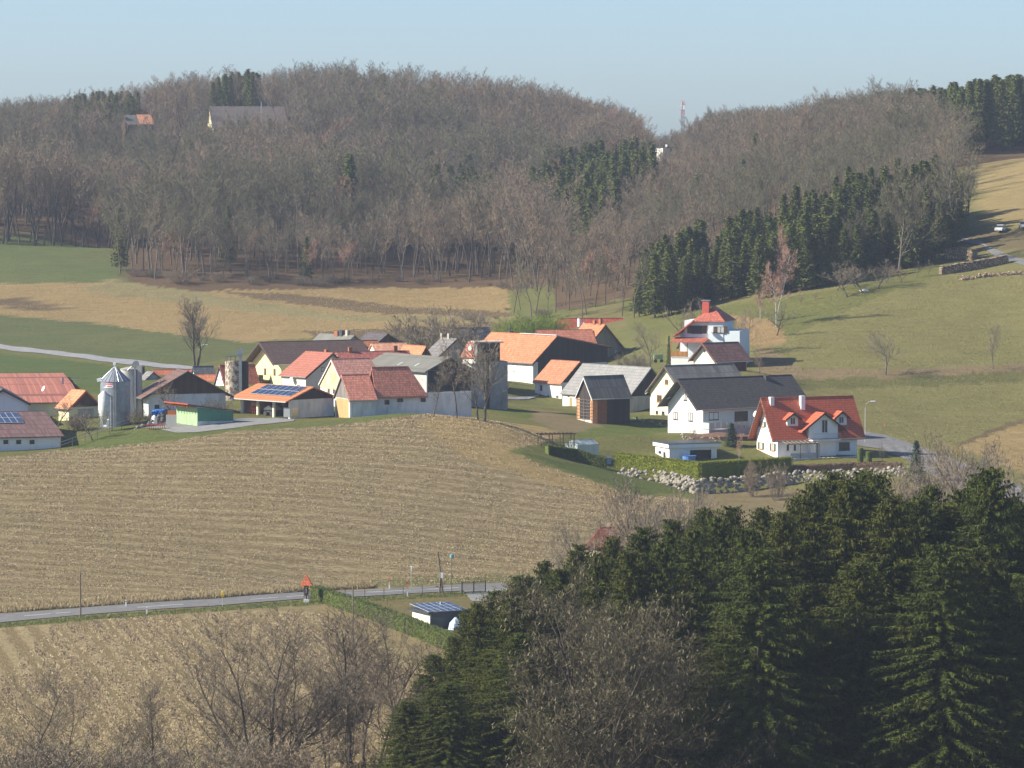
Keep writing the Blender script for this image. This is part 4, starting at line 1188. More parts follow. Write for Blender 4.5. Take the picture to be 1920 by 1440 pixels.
h.chimney(1115, .7, .6, M_BRICK); h.chimney(1126, 1.1, .6, M_BRICK); h.chimney(1086, .9, .55, M_SNOWW); h.chimney(1095, .9, .55, M_SNOWW, off=.8)
MB().box(h.U*.55, h.U + .6, -2.2, -.02, h.low, h.loc('U', 1150, 676)[1]).build('balcony_base', M_GREYST, h.root)
dish(h, 1151, 659, .4, 'U', .6)
# --- house on the rise with pyramid roof
h = House('hill_house', 'white hillside house with red pyramid roof, balcony and broad chimney', 'house', (1356,602), 812, 74, 'v', 1362, 1302, 582, M_BLUEW, flat=True)
h.U = 8.5; E = h.E
MB().box(0, h.U, 0, h.V*.52, h.low, E).build('wall', M_BLUEW, h.root)
MB().box(1.0, h.U, h.V*.52 + .002, h.V + 2.2, h.low, E).build('recessed_wall', M_BLUEW, h.root)
m = MB(); o_ = .5; zc = h.loc('V', 1330, 581)[1]; am = h.V * .5
q = [(-o_, -o_, E - .1), (h.U + o_, -o_, E - .1), (h.U + o_, h.V + o_, E - .1), (-o_, h.V + o_, E - .1)]
ap = (h.U * .42, am, zc + .6); ap2 = (h.U * .62, am, zc + .6)
m.v = q + [ap, ap2]; m.f = [(0, 4, 3), (0, 1, 5, 4), (1, 2, 5), (2, 3, 4, 5), (0, 3, 2, 1)]
rf = fixn(m.build('roof', tiles('tiles_hill', (.44,.13,.085), 'y', patch=.1), h.root))
m = MB()   # long side slope falling to the left
x0, x1 = .0, h.U
lv, lz = h.loc('V', 1262.5, 632)
m.extr([(h.V + .1, E - .2), (lv, lz), (lv, lz + .22), (h.V + .1, E + .1)], 'u', -.6, x1)
fixn(m.build('lean_roof', tiles('tiles_hill', (.44,.13,.085), 'y', patch=.1), rf))
fixn(MB().extr([(h.V, h.low), (h.V, E - .25), (lv - 1.0, lz + .45), (lv - 1.0, h.low)], 'u', 1.3, x1).build('side_wall', M_BLUEW, h.root))
MB().box(h.U*.2, h.U*.2 + 1.0, am + .4, am + 1.7, E, zc + 1.6).build('chimney', plain('chimney_red', (.50,.10,.07), .8), rf)
MB().box(h.U*.2 - .1, h.U*.2 + 1.1, am + .2, am + 1.9, zc + 1.62, zc + 1.8).build('chimney_cap', M_METAL, rf)
h.win('V', 1344, 612, 1358, 624.5, fr=M_TRIM, pane=M_CURT, shut=M_BWOOD)
k0 = h.loc('V', 1318, 612)[0]; z1 = h.loc('V', 1318, 611)[1]; z0_ = h.loc('V', 1318, 626)[1]
window(h.root, 'V', k0 + 1.4, (z0_ + z1)/2, 2.0, 1.5, fr=M_TRIM, shut=M_BWOOD, off=-1.0)
dish(h, 1333, 621, .5, 'V', .6)
zt = h.loc('V', 1370, 620.5)[1]
MB().box(.1, h.U, -3.2, -.002, h.low, zt).build('terrace_block', M_BLUEW, h.root)
ka = h.loc('V', 1264, 640)[0]; kb = h.loc('V', 1329, 640)[0]; za_ = h.loc('V', 1300, 637)[1]; zb_ = h.loc('V', 1280, 668)[1]
fixn(MB().obox((-1.0, (ka+kb)/2, za_), (2.2, 0, .35), (0, abs(ka-kb)/2, 0), (0, 0, .07)).build('canopy', tiles('tiles_hill', (.44,.13,.085), 'y', patch=.1), h.root))
m = MB().box(-2.6, -.0, min(ka,kb), max(ka,kb), zb_ - .1, zb_ + .05)
m.build('balcony_floor', M_WHITE, h.root)
m = MB(); kk = h.loc('V', 1295, 640)[0]
m.box(-2.62, -2.55, min(kk,ka), max(kk,ka), zb_ + .05, zb_ + 1.05)
for y in (ka - .1, (ka+kk)/2, kk): m.box(-2.6, -2.48, y - .06, y + .06, zb_, za_ - .2)
m.build('balcony_rail', M_OWOOD, h.root)
MB().box(-2.5, -.4, min(ka,kb) + .2, max(ka,kb), h.low, zb_ - .101).build('white_base', M_WHITE, h.root)
# --- brick shed with yellow gable
h = House('brick_shed', 'brick shed with brown tiled roof and yellow boarded gable below the hill house', 'shed', (1344,674.5), 788, 36, 'u', 1400, 1301, 645, M_BRICKO,
          roofc=(.17,.09,.075), ov=.7, ovg=.8, gable=M_CREAM, gz=1.3, trim=M_BWOOD, roofopt=dict(row=.5, colw=.5, patch=.3, dark=(.25,.15,.12)))
MB().box(.3, h.U - .2, -.05, 0, h.low, h.E - .1).build('board_wall', planks('maroon_boards', (.16,.055,.045)), h.root)
h.win('V', 1320, 655, 1323.5, 661, fr=M_TRIM, pane=M_TRIM, sill=False, off=.05)
# ---------------------------------------------------------------- left farm
h = House('farm_building', 'white farm building with broad brown gable and projecting corner pillar', 'barn', (278,740), 708, 20, 'v', 423, 262, 697.5, M_WHITE2,
          roofc=(.17,.10,.08), ov=1.3, ovg=.7, gable=M_BWOOD, gz=None, trim=M_TRIM, roofopt=dict(row=.6, colw=.5, patch=.15, var=.15))
h.panel('hatch', 'U', 290, 759, 298.5, 766.5, M_TRIM, .04)
MB().box(-1.0, -.3, h.V + .2, h.V + 1.6, h.low, h.E - .2).build('pillar', M_WHITE2, h.root)
h = House('green_shed', 'green board shed with low pitched red edged roof', 'shed', (370.5,764), 682, 33, 'u', 437, 331, 760, M_WHITE2, flat=True)
E = h.E; U, V = h.U, h.V; zl = h.loc('U', 370, 790)[1]; zr = h.loc('U', 437, 771)[1]
fixn(MB().extr([(0, h.low), (0, E), (U, zr), (U, h.low)], 'v', 0, V).build('wall', M_WHITE2, h.root))
fixn(MB().extr([(0, zl), (0, E - .02), (U, zr - .02), (U, h.loc('U', 437, 789)[1])], 'v', -.05, 0).build('side_boarding', M_GREEND, h.root))
MB().box(-.05, 0, .03, V/2 - .03, h.low, E - .02).build('door_leaf', M_GREENP, h.root); MB().box(-.05, 0, V/2 + .03, V - .03, h.low, E - .02).build('door_leaf', M_GREENP, h.root)
sl = (zr - E) / U
rf = MB().extr([(-1.9, E - sl*1.9 + .05 + .15), (U + .5, zr + sl*.5 + .05), (U + .5, zr + sl*.5 + .22), (-1.9, E - sl*1.9 + .38)], 'v', -.35, V + .5)
rf = fixn(rf.build('roof', plain('brown_sheet', (.16,.08,.06), .6), h.root))
fixn(MB().extr([(-1.98, E - sl*1.9 + .26), (-1.9, E - sl*1.9 + .26), (-1.9, E - sl*1.9 + .42), (-1.98, E - sl*1.9 + .42)], 'v', -.4, V + .6).build('roof_edge', M_REDM, rf))
m = MB()
for i in range(8): m.box(-1.8, 0, .3 + i * V/7.5, .42 + i * V/7.5, E + .02, E + .2)
m.build('rafters', M_OWOOD, rf)
# --- open carport with solar roof
h = House('machine_shed', 'open fronted machine shed with orange roof and solar panels', 'shed', (543,749), 703, 43, 'v', 626, 449, 727, M_WHITE2, flat=True)
U, V, E = h.U, h.V, h.E; a = U*.5
apx = Vector((h.root.location.x, h.root.location.y, 0)) + h.u*a - h.v*.6; A = zat(apx.x, apx.y, 727.5) - h.z0
fixn(MB().extr([(.3, h.low), (.3, E - .1), (U, E - .1), (U, h.low)], 'v', 0, .3).build('side_wall', M_WHITE2, h.root))
fixn(MB().extr([(0, E - .1), (a, A - .1), (U, E - .1)], 'v', -.08, .1).build('gable_boarding', M_DWOOD, h.root))
MB().box(U - .3, U - .01, .31, V, h.low, E - .1).build('back_wall', M_WHITE2, h.root)
MB().box(U*.85, U - .31, .31, V, h.low, E - .3).build('inner_lining', M_DWOOD, h.root)
MB().box(.4, U - .31, V - .3, V, h.low, E - .3).build('end_wall', M_GREYST, h.root)
for k in range(4):
    y = .2 + (V - .6) * k / 3.0
    fixn(MB().lathe(.3, y, [(.3, h.low), (.3, E - .25)], 12).build('column', M_CREAM, h.root))
MB().box(.15, .45, 0, V, E - .3, E - .02).build('beam', M_BWOOD, h.root)
s1 = (A - E) / a
prf = [(-1.3, E - s1*1.3), (a, A), (U + .8, E - s1*.8)]
rf = fixn(MB().extr([(x, z + .2) for x, z in prf] + [(x, z) for x, z in reversed(prf)], 'v', -.6, V + 1.0).build('roof', tiles('tiles_orange_b', (.57,.21,.09), 'y', patch=.12, var=.1), h.root))
MB().box(-1.42, -1.3, -.6, V + 1, E - s1*1.3 + .02, E - s1*1.3 + .16).build('gutter', M_LAMP, rf)
def solar(par, a0, b0, nA, nB, wa, wb, fn, name='solar_panel'):
    for i in range(nA):
        for j in range(nB):
            m = MB(); x0 = a0 + i * wa; y0 = b0 + j * wb; g_ = .02
            c = [fn(x0 + g_, y0 + g_), fn(x0 + wa - g_, y0 + g_), fn(x0 + wa - g_, y0 + wb - g_), fn(x0 + g_, y0 + wb - g_)]
            n_ = (Vector(c[1]) - Vector(c[0])).cross(Vector(c[3]) - Vector(c[0])).normalized()
            if n_.z < 0: n_ = -n_
            m.v = [tuple(Vector(p)) for p in c] + [tuple(Vector(p) + n_ * .05) for p in c]
            m.f = [(0,1,2,3),(4,5,6,7),(0,1,5,4),(1,2,6,5),(2,3,7,6),(3,0,4,7)]
            o = m.build(name, M_LAMP, par)
            m2 = MB(); q_ = [Vector(p) + n_ * .055 for p in c]; ce = sum(q_, Vector()) / 4
            m2.poly([ce + (p - ce) * .95 for p in q_]); m2.build('cells', M_SOLAR, o)
solar(h.root, a*.12, .6, 2, 7, a*.40, (V - 2.6)/7, lambda x, y: (x, y, E + s1*x + .26))
MH = h
# --- far left houses
h = House('orange_farmhouse', 'farmhouse with long orange red roof and pale ochre walls at the village end', 'house', (-30,757), 726, 8, 'u', 150, -45, 723, M_YELLOW, roofc=(.43,.16,.10), ov=.5, ovg=.4, roofopt=dict(patch=.2))
dish(h, 82.5, 729, .5, 'U', .3); h.chimney(118, 1.2, .35, M_METAL, off=1.5)
kk = h.loc('U', 120, 750)[0]; h.win('U', 112, 770, 118, 778)
h = House('gabled_wing', 'orange roofed wing with brown boarded gable and ochre wall', 'house', (129,764), 718, 38, 'v', 187, 110, 734, M_YELLOW, roofc=(.66,.27,.13), ov=.5, ovg=.6, gable=M_BWOOD, gz=None, trim=M_REDM, frac=.5)
h.panel('garage_door', 'U', 147, 767, 176, 790, M_GREYST, .05, h.low)
h = House('low_white_house', 'white gable house with grey roof at the village end', 'house', (-42,757), 706, 12, 'v', 52, -70, 731.5, M_BLUEW, roofc=(.12,.11,.11), ov=.4, ovg=.5, trim=M_TRIM)
h = House('solar_barn', 'low white barn with dark brown roof carrying ten solar panels', 'barn', (-70,822), 668, 16, 'u', 114, -130, 775.5, M_WHITE, roofc=(.17,.10,.085), ov=.5, ovg=.5, frac=.5, roofopt=dict(patch=.15, row=.5))
for x in (11, 35, 60): h.win('U', x - 4.5, 825, x + 4.5, 832.5, sill=False, fr=M_TRIM)
k0 = h.loc('U', -8, 800)[0]
sl = h.slope
solar(h.root, k0, h.a * .50, 6, 2, 1.0, h.a*.21, lambda x, y: (x, y, h.E + sl*y + .3))
h = House('grey_long_barn', 'long barn with grey roof behind the corrugated silo', 'barn', (84,733), 800, 9, 'u', 192, 78, 712, M_GREYST, roofc=(.17,.155,.15), ov=.4, ovg=.3, roofopt=dict(row=1.5, colw=.8))
MB().tube([(3, -.3, h.E + .6), (3, -.3, h.E + 2.4)], .1, 6).build('vent_pipe', M_SNOWW, h.roof)
h = House('grey_cottage', 'small cottage with light grey roof beside the concrete silo', 'house', (262,722), 790, 34, 'v', 312, 252, 699, M_GREYST, roofc=(.25,.23,.215), ov=.3, ovg=.3)
h.chimney(268, .8, .5, M_DMETAL)
h = House('red_cottage', 'cottage with red tiled roof half hidden behind the brown gable', 'house', (295,718), 810, 14, 'u', 365, 284, 695, M_CREAM, roofc=(.50,.16,.09), ov=.3, ovg=.3)
h = House('slate_cottage', 'cottage with slate grey roof left of the white gable', 'house', (368,709), 800, 20, 'u', 402, 360, 689, M_CREAM, roofc=(.16,.16,.165), ov=.3, ovg=.3)
h = House('low_orange_house', 'low orange tiled house in front of the slate grey cottage', 'house', (372,716), 775, 14, 'u', 410, 362, 704, M_CREAM, roofc=(.56,.20,.10), ov=.3, ovg=.3)
h = House('white_gable_house', 'steep white gable house with long red tile roof behind the stone silo', 'house', (424,728), 762, 27, 'u', 487, 402, 687, M_WHITE, roofc=(.44,.15,.10), ov=.2, ovg=.2, trim=M_TRIM)
h.win('V', 408, 709, 410.5, 714, sill=False); h.win('V', 416, 709, 418.5, 714, sill=False)
# --- hilltop farms and the white hut
h = House('hilltop_house', 'long yellow hilltop house with brown roof half hidden by trees', 'house', (400,240), 1450, 6, 'u', 540, 388, 200, M_YELLOW, roofc=(.11,.09,.075), ov=.5, ovg=.4, base=None, roofopt=dict(row=.5))
for i in range(5): h.win('U', 418 + i*14, 226, 423 + i*14, 234, sill=False, fr=M_TRIM)
h.root['label'] = 'long yellow hilltop house with brown roof half hidden by trees'
m = MB().tube([(h.U*.64, -2, 0), (h.U*.64, -2, 12)], .18, 6).build('flue', M_METAL, h.root)
h = House('hilltop_barn', 'small hilltop barn with half grey half orange roof among trees', 'barn', (240,233), 1450, 20, 'u', 288, 228, 216, M_BWOOD, roofc=(.17,.16,.15), ov=.4, ovg=.3)
sl = h.slope
m = MB().extr([(-.4, h.E - sl*.4 + .24), (h.a, h.Az + .24), (h.a, h.Az + .30), (-.4, h.E - sl*.4 + .30)], 'u', h.U*.45, h.U + .3)
fixn(m.build('orange_tiles', tiles('tiles_hb', (.62,.28,.15), 'x'), h.roof))
h = House('hilltop_hut', 'tiny orange roofed hut on the wooded hilltop', 'hut', (566,228), 1450, 20, 'u', 580, 560, 219, M_BWOOD, roofc=(.60,.26,.14), ov=.3, ovg=.3)
h = House('white_cabin', 'small white flat roofed cabin below the telecom mast', 'cabin', (1243,276), 1385, 35, 'u', 1268, 1226, 272, M_WHITE, flat=True)
h.V = 6; z1 = h.E
MB().box(0, h.U, 0, h.V, h.low - 4, z1).build('wall', stucco('bright_stucco', (.85,.83,.74), .05), h.root)
m = MB(); m.extr([(-.5, z1 + .02), (h.U + 1.2, z1 - .5), (h.U + 1.2, z1 - .3), (-.5, z1 + .22)], 'v', -.5, h.V + .5)
fixn(m.build('roof', M_TRIM, h.root)); h.panel('window', 'U', 1256, 279, 1260, 285, M_GLASS, .05)
MB().box(h.U*.55, h.U*.55 + .5, 2, 2.5, z1 - .4, z1 + .9).build('chimney', M_SNOWW, h.root)
# ---------------------------------------------------------------- silos
def at(px, py, D): p = P(px, py, D); return p, tz(p.x, p.y)
def silo(name, label, px0, px1, ytop, D, mat, ribs=True):
    p0 = P(px0, ytop, D); p1 = P(px1, ytop, D); r = (p1.x - p0.x) / 2; x = (p0.x + p1.x) / 2; g = tz(x, D)
    o = empty(name, (x, D, g)); H = p0.z - g
    b = MB(); pr = [(r, -1)]
    if ribs:
        k = 0; z = 0
        while z < H:
            pr += [(r, z), (r - .025, z + .05), (r, z + .1)]; z += 1.05
    pr += [(r, H)]
    fixn(b.lathe(0, 0, pr, 32).build('shell', mat, o, False)); tag(o, label, 'silo')
    return o, r, H
M_CORR = plain('galvanised', (.27, .29, .31), .42, .2, .8, .4)
s1, r, H = silo('grain_silo', 'large shiny galvanised grain silo with conical roof and red white sign', 188, 244, 714.5, 692, M_CORR)
z1 = zat(s1.location.x, 692, 690) - s1.location.z
cone = fixn(MB().lathe(0, 0, [(r + .12, H), (.35, z1), (.3, z1 + .1)], 32).build('conical_roof', M_CORR, s1))
m = MB()
for i in range(20):
    t = 6.283 * i / 20
    m.tube([((r+.1)*math.cos(t), (r+.1)*math.sin(t), H + .05), (.3*math.cos(t), .3*math.sin(t), z1 + .06)], .035, 4)
m.build('roof_rib', M_METAL, cone)
MB().box(-.2, .2, -.2, .2, z1, z1 + .5).box(-.3, .1, -.35, .2, z1 + .5, z1 + .9).build('filling_cap', M_SNOWW, cone)
MB().obox((-r - .1, -.6, H + .25), (.35, 0, .1), (0, .3, 0), (-.05, 0, .25)).build('hatch', M_SNOWW, cone)
m = MB(); t0, t1 = R(238), R(268)
for i in range(6):
    a, b_ = t0 + (t1 - t0) * i / 6, t0 + (t1 - t0) * (i + 1) / 6
    m.poly([((r+.05)*math.cos(a), (r+.05)*math.sin(a), H - .95), ((r+.05)*math.cos(b_), (r+.05)*math.sin(b_), H - .95), ((r+.05)*math.cos(b_), (r+.05)*math.sin(b_), H - .25), ((r+.05)*math.cos(a), (r+.05)*math.sin(a), H - .25)])
sg = m.build('sign', M_SNOWW, s1)
m = MB()
for i in range(6):
    a, b_ = t0 + (t1 - t0) * i / 6, t0 + (t1 - t0) * (i + 1) / 6
    m.poly([((r+.07)*math.cos(a), (r+.07)*math.sin(a), H - .5), ((r+.07)*math.cos(b_), (r+.07)*math.sin(b_), H - .5), ((r+.07)*math.cos(b_), (r+.07)*math.sin(b_), H - .27), ((r+.07)*math.cos(a), (r+.07)*math.sin(a), H - .27)])
m.build('red_band', plain('sign_red', (.75, .12, .12), .5), sg)
m = MB()
for i in range(9):       # blurred unreadable lettering: short dark strokes
    a = R(243 + i * 2.3); b_ = a + R(1.3)
    m.poly([((r+.08)*math.cos(a), (r+.08)*math.sin(a), H - .82), ((r+.08)*math.cos(b_), (r+.08)*math.sin(b_), H - .82), ((r+.08)*math.cos(b_), (r+.08)*math.sin(b_), H - .64 + .05 * (i % 2)), ((r+.08)*math.cos(a), (r+.08)*math.sin(a), H - .64 + .05 * (i % 2))])
m.build('lettering', M_TRIM, sg)
m = MB()
for x in (-.25, .25): m.tube([(x, -r - .25, 0), (x, -r - .25, H + .4)], .03, 4)
for i in range(24): m.tube([(-.25, -r - .25, .3 + i * .38), (.25, -r - .25, .3 + i * .38)], .02, 4)
m.build('ladder', M_METAL, s1)
s2, r2, H2 = silo('feed_silo', 'small white hopper bottomed feed silo in front of the shiny grain silo', 184, 206, 742, 685, M_SNOWW, False)
bpy.data.objects.remove(s2.children[0], do_unlink=True)
g = s2.location.z
def zz(Y): return zat(s2.location.x, 685, Y) - g
fixn(MB().lathe(0, 0, [(.22, zz(796)), (r2, zz(774)), (r2, zz(742)), (.3, zz(734)), (.25, zz(733))], 24).build('hopper', plain('worn_white_grp', (.66, .65, .60), .5, .25, 1.5), s2, True))
m = MB()
for i in range(4): t = .6 + 1.57 * i; m.tube([((r2)*math.cos(t), (r2)*math.sin(t), -.3), ((r2)*math.cos(t), (r2)*math.sin(t), zz(768))], .06, 5)
m.build('stand_frame', M_METAL, s2)
m = MB().tube([(r2 + .35, -.2, 0), (r2 + .35, -.2, zz(744)), (.2, 0, zz(735))], .08, 6); m.build('filling_pipe', M_DMETAL, s2)
s3, r3, H3 = silo('concrete_silo', 'plain grey concrete silo with square elevator column behind the shiny silo', 226, 258, 693, 712, M_GREYST, False)
fixn(MB().lathe(0, 0, [(r3 + .08, H3), (r3 + .08, H3 + .15), (.1, H3 + .5)], 28).build('lid', M_CONC, s3))
zc_ = zat(s3.location.x, 712, 684) - s3.location.z
MB().box(r3 + .002, r3 + .75, -.9, -.1, -1, zc_).build('elevator_column', M_GREYST, s3)
MB().box(r3 - .45, r3 - .1, -1.9, -1.5, -1, zc_ - .3).build('elevator_duct', M_METAL, s3)
hd = MB(); hz_ = zc_
hd.extr([(r3 - .9, hz_ - .1), (r3 - .55, hz_ + .55), (r3 - .1, hz_ + .8), (r3 + .3, hz_ + .6), (r3 + .4, hz_ - .05)], 'v', -1.9, -1.2)
hd.tube([(r3 - .8, -1.6, hz_ - .1), (r3 - 1.6, -1.6, hz_ - .9)], .1, 6)
fixn(hd.build('elevator_head', M_METAL, s3))
s4, r4, H4 = silo('old_silo', 'old round silo with peeling brown and cream surface and elevator pole', 422, 452, 677, 738, None, False)
mt, nt, b = nodes_of('peeling_render')
nz = maprange(nt, noise(nt, mapping(nt, objco(nt), (1, 1, .8)), 2.0, 6, .75), .46, .54)
nt.links.new(mixc(nt, nz, (.16, .115, .08), (.55, .48, .38)), b.inputs['Base Color']); b.inputs['Roughness'].default_value = .9
s4.children[0].data.materials.clear(); s4.children[0].data.materials.append(mt)
fixn(MB().lathe(r4 * 1.25, 1.4, [(r4 * .62, -1), (r4 * .62, H4 - .1)], 20).build('side_silo', M_DWOOD, s4))
m = MB()
for i in range(10): t = .63 * i; m.tube([((r4-.1)*math.cos(t), (r4-.1)*math.sin(t), H4), ((r4-.1)*math.cos(t), (r4-.1)*math.sin(t), H4 + .9)], .03, 4)
m.lathe(0, 0, [(r4 - .14, H4 + .88), (r4 - .06, H4 + .93)], 20)
m.build('railing', M_DMETAL, s4)
xx = P(450, 700, 735).x - s4.location.x; zt = zat(s4.location.x, 735, 663) - s4.location.z
MB().box(xx - .25, xx + .25, -r4 - .8, -r4 - .4, -1, zt).build('elevator_pole', M_METAL, s4)
hd = MB().extr([(xx - .9, zt - .2), (xx - .5, zt + .5), (xx, zt + .85), (xx + .5, zt + .6), (xx + .6, zt - .1)], 'v', -r4 - 1.0, -r4 - .2); fixn(hd.build('elevator_head', M_METAL, s4))

# ---------------------------------------------------------------- garden: garage, hedges, boulder wall, greenhouse
h = House('garage', 'low white flat roofed garage with wide dark opening behind the clipped hedge', 'garage', (1255,840), 696, 20, 'u', 1344, 1229, 840, M_WHITE, flat=True)
U, V, E = h.U, h.V, h.E
k0 = h.loc('U', 1294, 850)[0]; k1 = h.loc('U', 1334, 850)[0]; zt = h.loc('U', 1300, 844)[1]
m = MB().box(0, k0, 0, .25, h.low, E); m.box(k1, U, 0, .25, h.low, E); m.box(k0, k1, 0, .25, zt, E); m.box(0, .25, .25, V, h.low, E); m.box(U - .25, U, .25, V, h.low, E); m.box(.25, U - .25, V - .25, V, h.low, E)
m.build('wall', M_WHITE, h.root)
MB().box(k0 + .02, k1 - .02, .5, .55, h.low, zt).build('shade_sheet', M_TRIM, h.root)  # dark sheet standing in for the shade inside the opening
MB().box(-.35, U + .55, -.5, V + .3, E, E + .62).build('roof', M_WHITE, h.root)
MB().box(-.42, U + .62, -.57, V + .37, E + .621, E + .73).build('roof_edge', M_DMETAL, h.root)
h.win('V', 1235, 845, 1240, 851, sill=False, fr=M_TRIM); h.panel('door', 'V', 1244, 847, 1248, 858, M_TRIM, .04)
p = h.root.location + h.u * 3.0 - h.v * 1.2
o = fixn(MB().lathe(0, 0, [(1.0, 0), (1.15, .95), (1.22, 1.0)], 18).build('rain_tub', plain('blue_plastic', (.10, .22, .50), .5))); o.location = (p.x, p.y, tz(p.x, p.y)); tag(o, 'round blue tub standing before the white garage', 'tub')

def hedge(name, label, pts, w, hs, mat, n=9000, seed=1, cs=(.05, .22), D=None):
    """clipped hedge along (px, py_base, D) points: a core plus a skin of leaf slivers"""
    rnd = random.Random(seed)
    Q = []
    for a in pts: Q.append(G(a[0], a[1], 480))
    o = empty(name, Q[0]); tag(o, label, 'hedge')
    core = MB(); lv = MB(); tot = sum((b_ - a).length for a, b_ in zip(Q[:-1], Q[1:]))
    for (a, b_), (h0, h1) in zip(zip(Q[:-1], Q[1:]), zip(hs[:-1], hs[1:])):
        d = (b_ - a); L = d.length; d = Vector((d.x, d.y, 0)).normalized(); s = Vector((-d.y, d.x, 0))
        if s.y > 0: s = -s
        k = int(max(2, L / 1.2)); 
        for i in range(k):
            t0, t1 = i / k, (i + 1) / k; pa, pb = a.lerp(b_, t0) - Q[0], a.lerp(b_, t1) - Q[0]; ha = h0 + (h1 - h0) * t0; hb = h0 + (h1 - h0) * t1
            c0 = len(core.v)
            for pp, hh in ((pa, ha), (pb, hb)):
                for sg, z in ((-1, -.6), (1, -.6), (1, hh - .05), (-1, hh - .05)): q = pp + s * sg * (w/2 - .06); core.v.append((q.x, q.y, pp.z + z))
            core.f += [(c0, c0+1, c0+5, c0+4), (c0+1, c0+2, c0+6, c0+5), (c0+2, c0+3, c0+7, c0+6), (c0+3, c0, c0+4, c0+7), (c0, c0+3, c0+2, c0+1), (c0+4, c0+5, c0+6, c0+7)]
        for i in range(int(n * L / tot)):
            t = rnd.uniform(-.02, 1.02); pp = a.lerp(b_, t) - Q[0]; hh = h0 + (h1 - h0) * t
            u = rnd.random()
            if u < .62: q = pp + s * (w/2) * 1 + Vector((0, 0, rnd.uniform(-.1, hh)))
            elif u < .72: q = pp - s * (w/2) + Vector((0, 0, rnd.uniform(.2, hh)))
            else: q = pp + s * rnd.uniform(-w/2, w/2) + Vector((0, 0, hh))
            q = q + Vector((rnd.gauss(0, .05), rnd.gauss(0, .05), rnd.gauss(0, .04)))
            dd = Vector((rnd.gauss(0, .45), rnd.gauss(0, .45), rnd.uniform(.2, 1))).normalized()
            lv.tri(q, dd, Vector((rnd.gauss(0,1), rnd.gauss(0,1), rnd.gauss(0,.4))).normalized(), cs[0], cs[1])
    fixn(core.build('core', mat, o)); lv.build('leaves', mat, o)
    return o
hedge('clipped_hedge', 'tall clipped thuja hedge forming a corner above the boulder wall', [(1158,880), (1312,904), (1480,887)], 1.1, [2.65, 3.1, 2.5], M_HEDGE, 22000, 1)
hedge('low_hedge', 'low dark olive hedge running down beside the greenhouse', [(1025,851,712), (1080,862,706), (1136,880,696)], 1.1, [1.3, 1.6, 1.7], M_HEDGE2, 7000, 2)
hedge('brown_hedge', 'low brown winter hedge on top of the boulder wall before the dormer house', [(1482,886,684), (1600,881,690), (1690,880,694)], 1.0, [1.1, 1.1, 1.0], plain('winter_hedge', (.20, .135, .085), .95, .4, 3), 6000, 3)
hedge('roadside_hedge', 'long clipped hedge running from the wayside shrine towards the spruces', [(592,1122,586), (700,1160,560), (770,1188,543), (850,1222,524)], 1.5, [1.7, 1.8, 1.9, 2.0], M_HEDGE2, 16000, 4)
for px, py in ((1613,867),(1629,867)):
    p = G(px, py, 600); o = empty('topiary', p); rnd_ = random.Random(px)
    m = MB(); fixn(m.lathe(0, 0, [(.45, -.3), (.5, .6), (.5, 2.2 if px < 1620 else 1.6), (.3, 2.4 if px < 1620 else 1.8)], 14).build('core', M_HEDGE2, o))
    m = MB(); H_ = 2.3 if px < 1620 else 1.7
    for i in range(900):
        t = rnd_.uniform(0, 6.28); q = Vector((.5*math.cos(t), .5*math.sin(t), rnd_.uniform(0, H_))); m.tri(q, Vector((rnd_.gauss(0,.5), rnd_.gauss(0,.5), 1)).normalized(), Vector((-math.sin(t), math.cos(t), 0)), .04, .2)
    m.build('leaves', M_HEDGE2, o); tag(o, ('taller' if px < 1620 else 'shorter') + ' clipped column evergreen at the right corner of the dormer house', 'topiary', 'clipped columns by the dormer house')
def rock(rnd, c, s):
    import bmesh
    v = []; 
    ph = [rnd.uniform(0, 6) for _ in range(3)]
    for i in range(4):
        th_ = math.pi * (i + .5) / 4
        for j in range(6):
            f = 6.283 * (j + (i % 2) * .5) / 6; k = s * rnd.uniform(.75, 1.15)
            v.append((c.x + k * math.sin(th_) * math.cos(f) * 1.1, c.y + k * math.sin(th_) * math.sin(f), c.z + k * .85 * math.cos(th_)))
    f = []
    for i in range(3):
        for j in range(6): f.append((i*6+j, i*6+(j+1) % 6, (i+1)*6+(j+1) % 6, (i+1)*6+j))
    f.append(tuple(range(5, -1, -1))); f.append(tuple(range(18, 24)))
    return v, f
def rockwall(name, label, pts, hs, seed, mat, size=(.28, .55)):
    rnd = random.Random(seed); Q = []
    for a in pts: Q.append(G(a[0], a[1], 560))
    m = MB()
    for (a, b_), (h0, h1) in zip(zip(Q[:-1], Q[1:]), zip(hs[:-1], hs[1:])):
        L = (b_ - a).length
        for i in range(int(L * 5.2 * (h0 + h1) / 2)):
            t = rnd.random(); hh = h0 + (h1 - h0) * t; z = rnd.uniform(-.1, hh)
            p = a.lerp(b_, t); back = z * .55
            q = Vector((p.x, p.y + back, tz(p.x, p.y) + z)); k0 = len(m.v)
            v, f = rock(rnd, q, rnd.uniform(*size)); m.v += v; m.f += [tuple(k0 + x for x in g_) for g_ in f]
    o = fixn(m.build(name, mat)); tag(o, label, 'wall'); return o
def rockmat():
    m, nt, b = nodes_of('boulder')
    g = nt.nodes.new('ShaderNodeNewGeometry'); cr = nt.nodes.new('ShaderNodeValToRGB'); nt.links.new(g.outputs['Random Per Island'], cr.inputs[0])
    e = cr.color_ramp.elements; e[0].color = (.40, .365, .30, 1); e[1].color = (.26, .24, .21, 1); x = e.new(.5); x.color = (.32, .28, .215, 1)
    f = maprange(nt, noise(nt, objco(nt), 3, 5, .7), .35, .65)
    nt.links.new(mixc(nt, maprange(nt, f, 0, 1, 0, .45), cr.outputs[0], (.2, .18, .13)), b.inputs['Base Color']); b.inputs['Roughness'].default_value = .9
    return m
M_ROCK = rockmat()
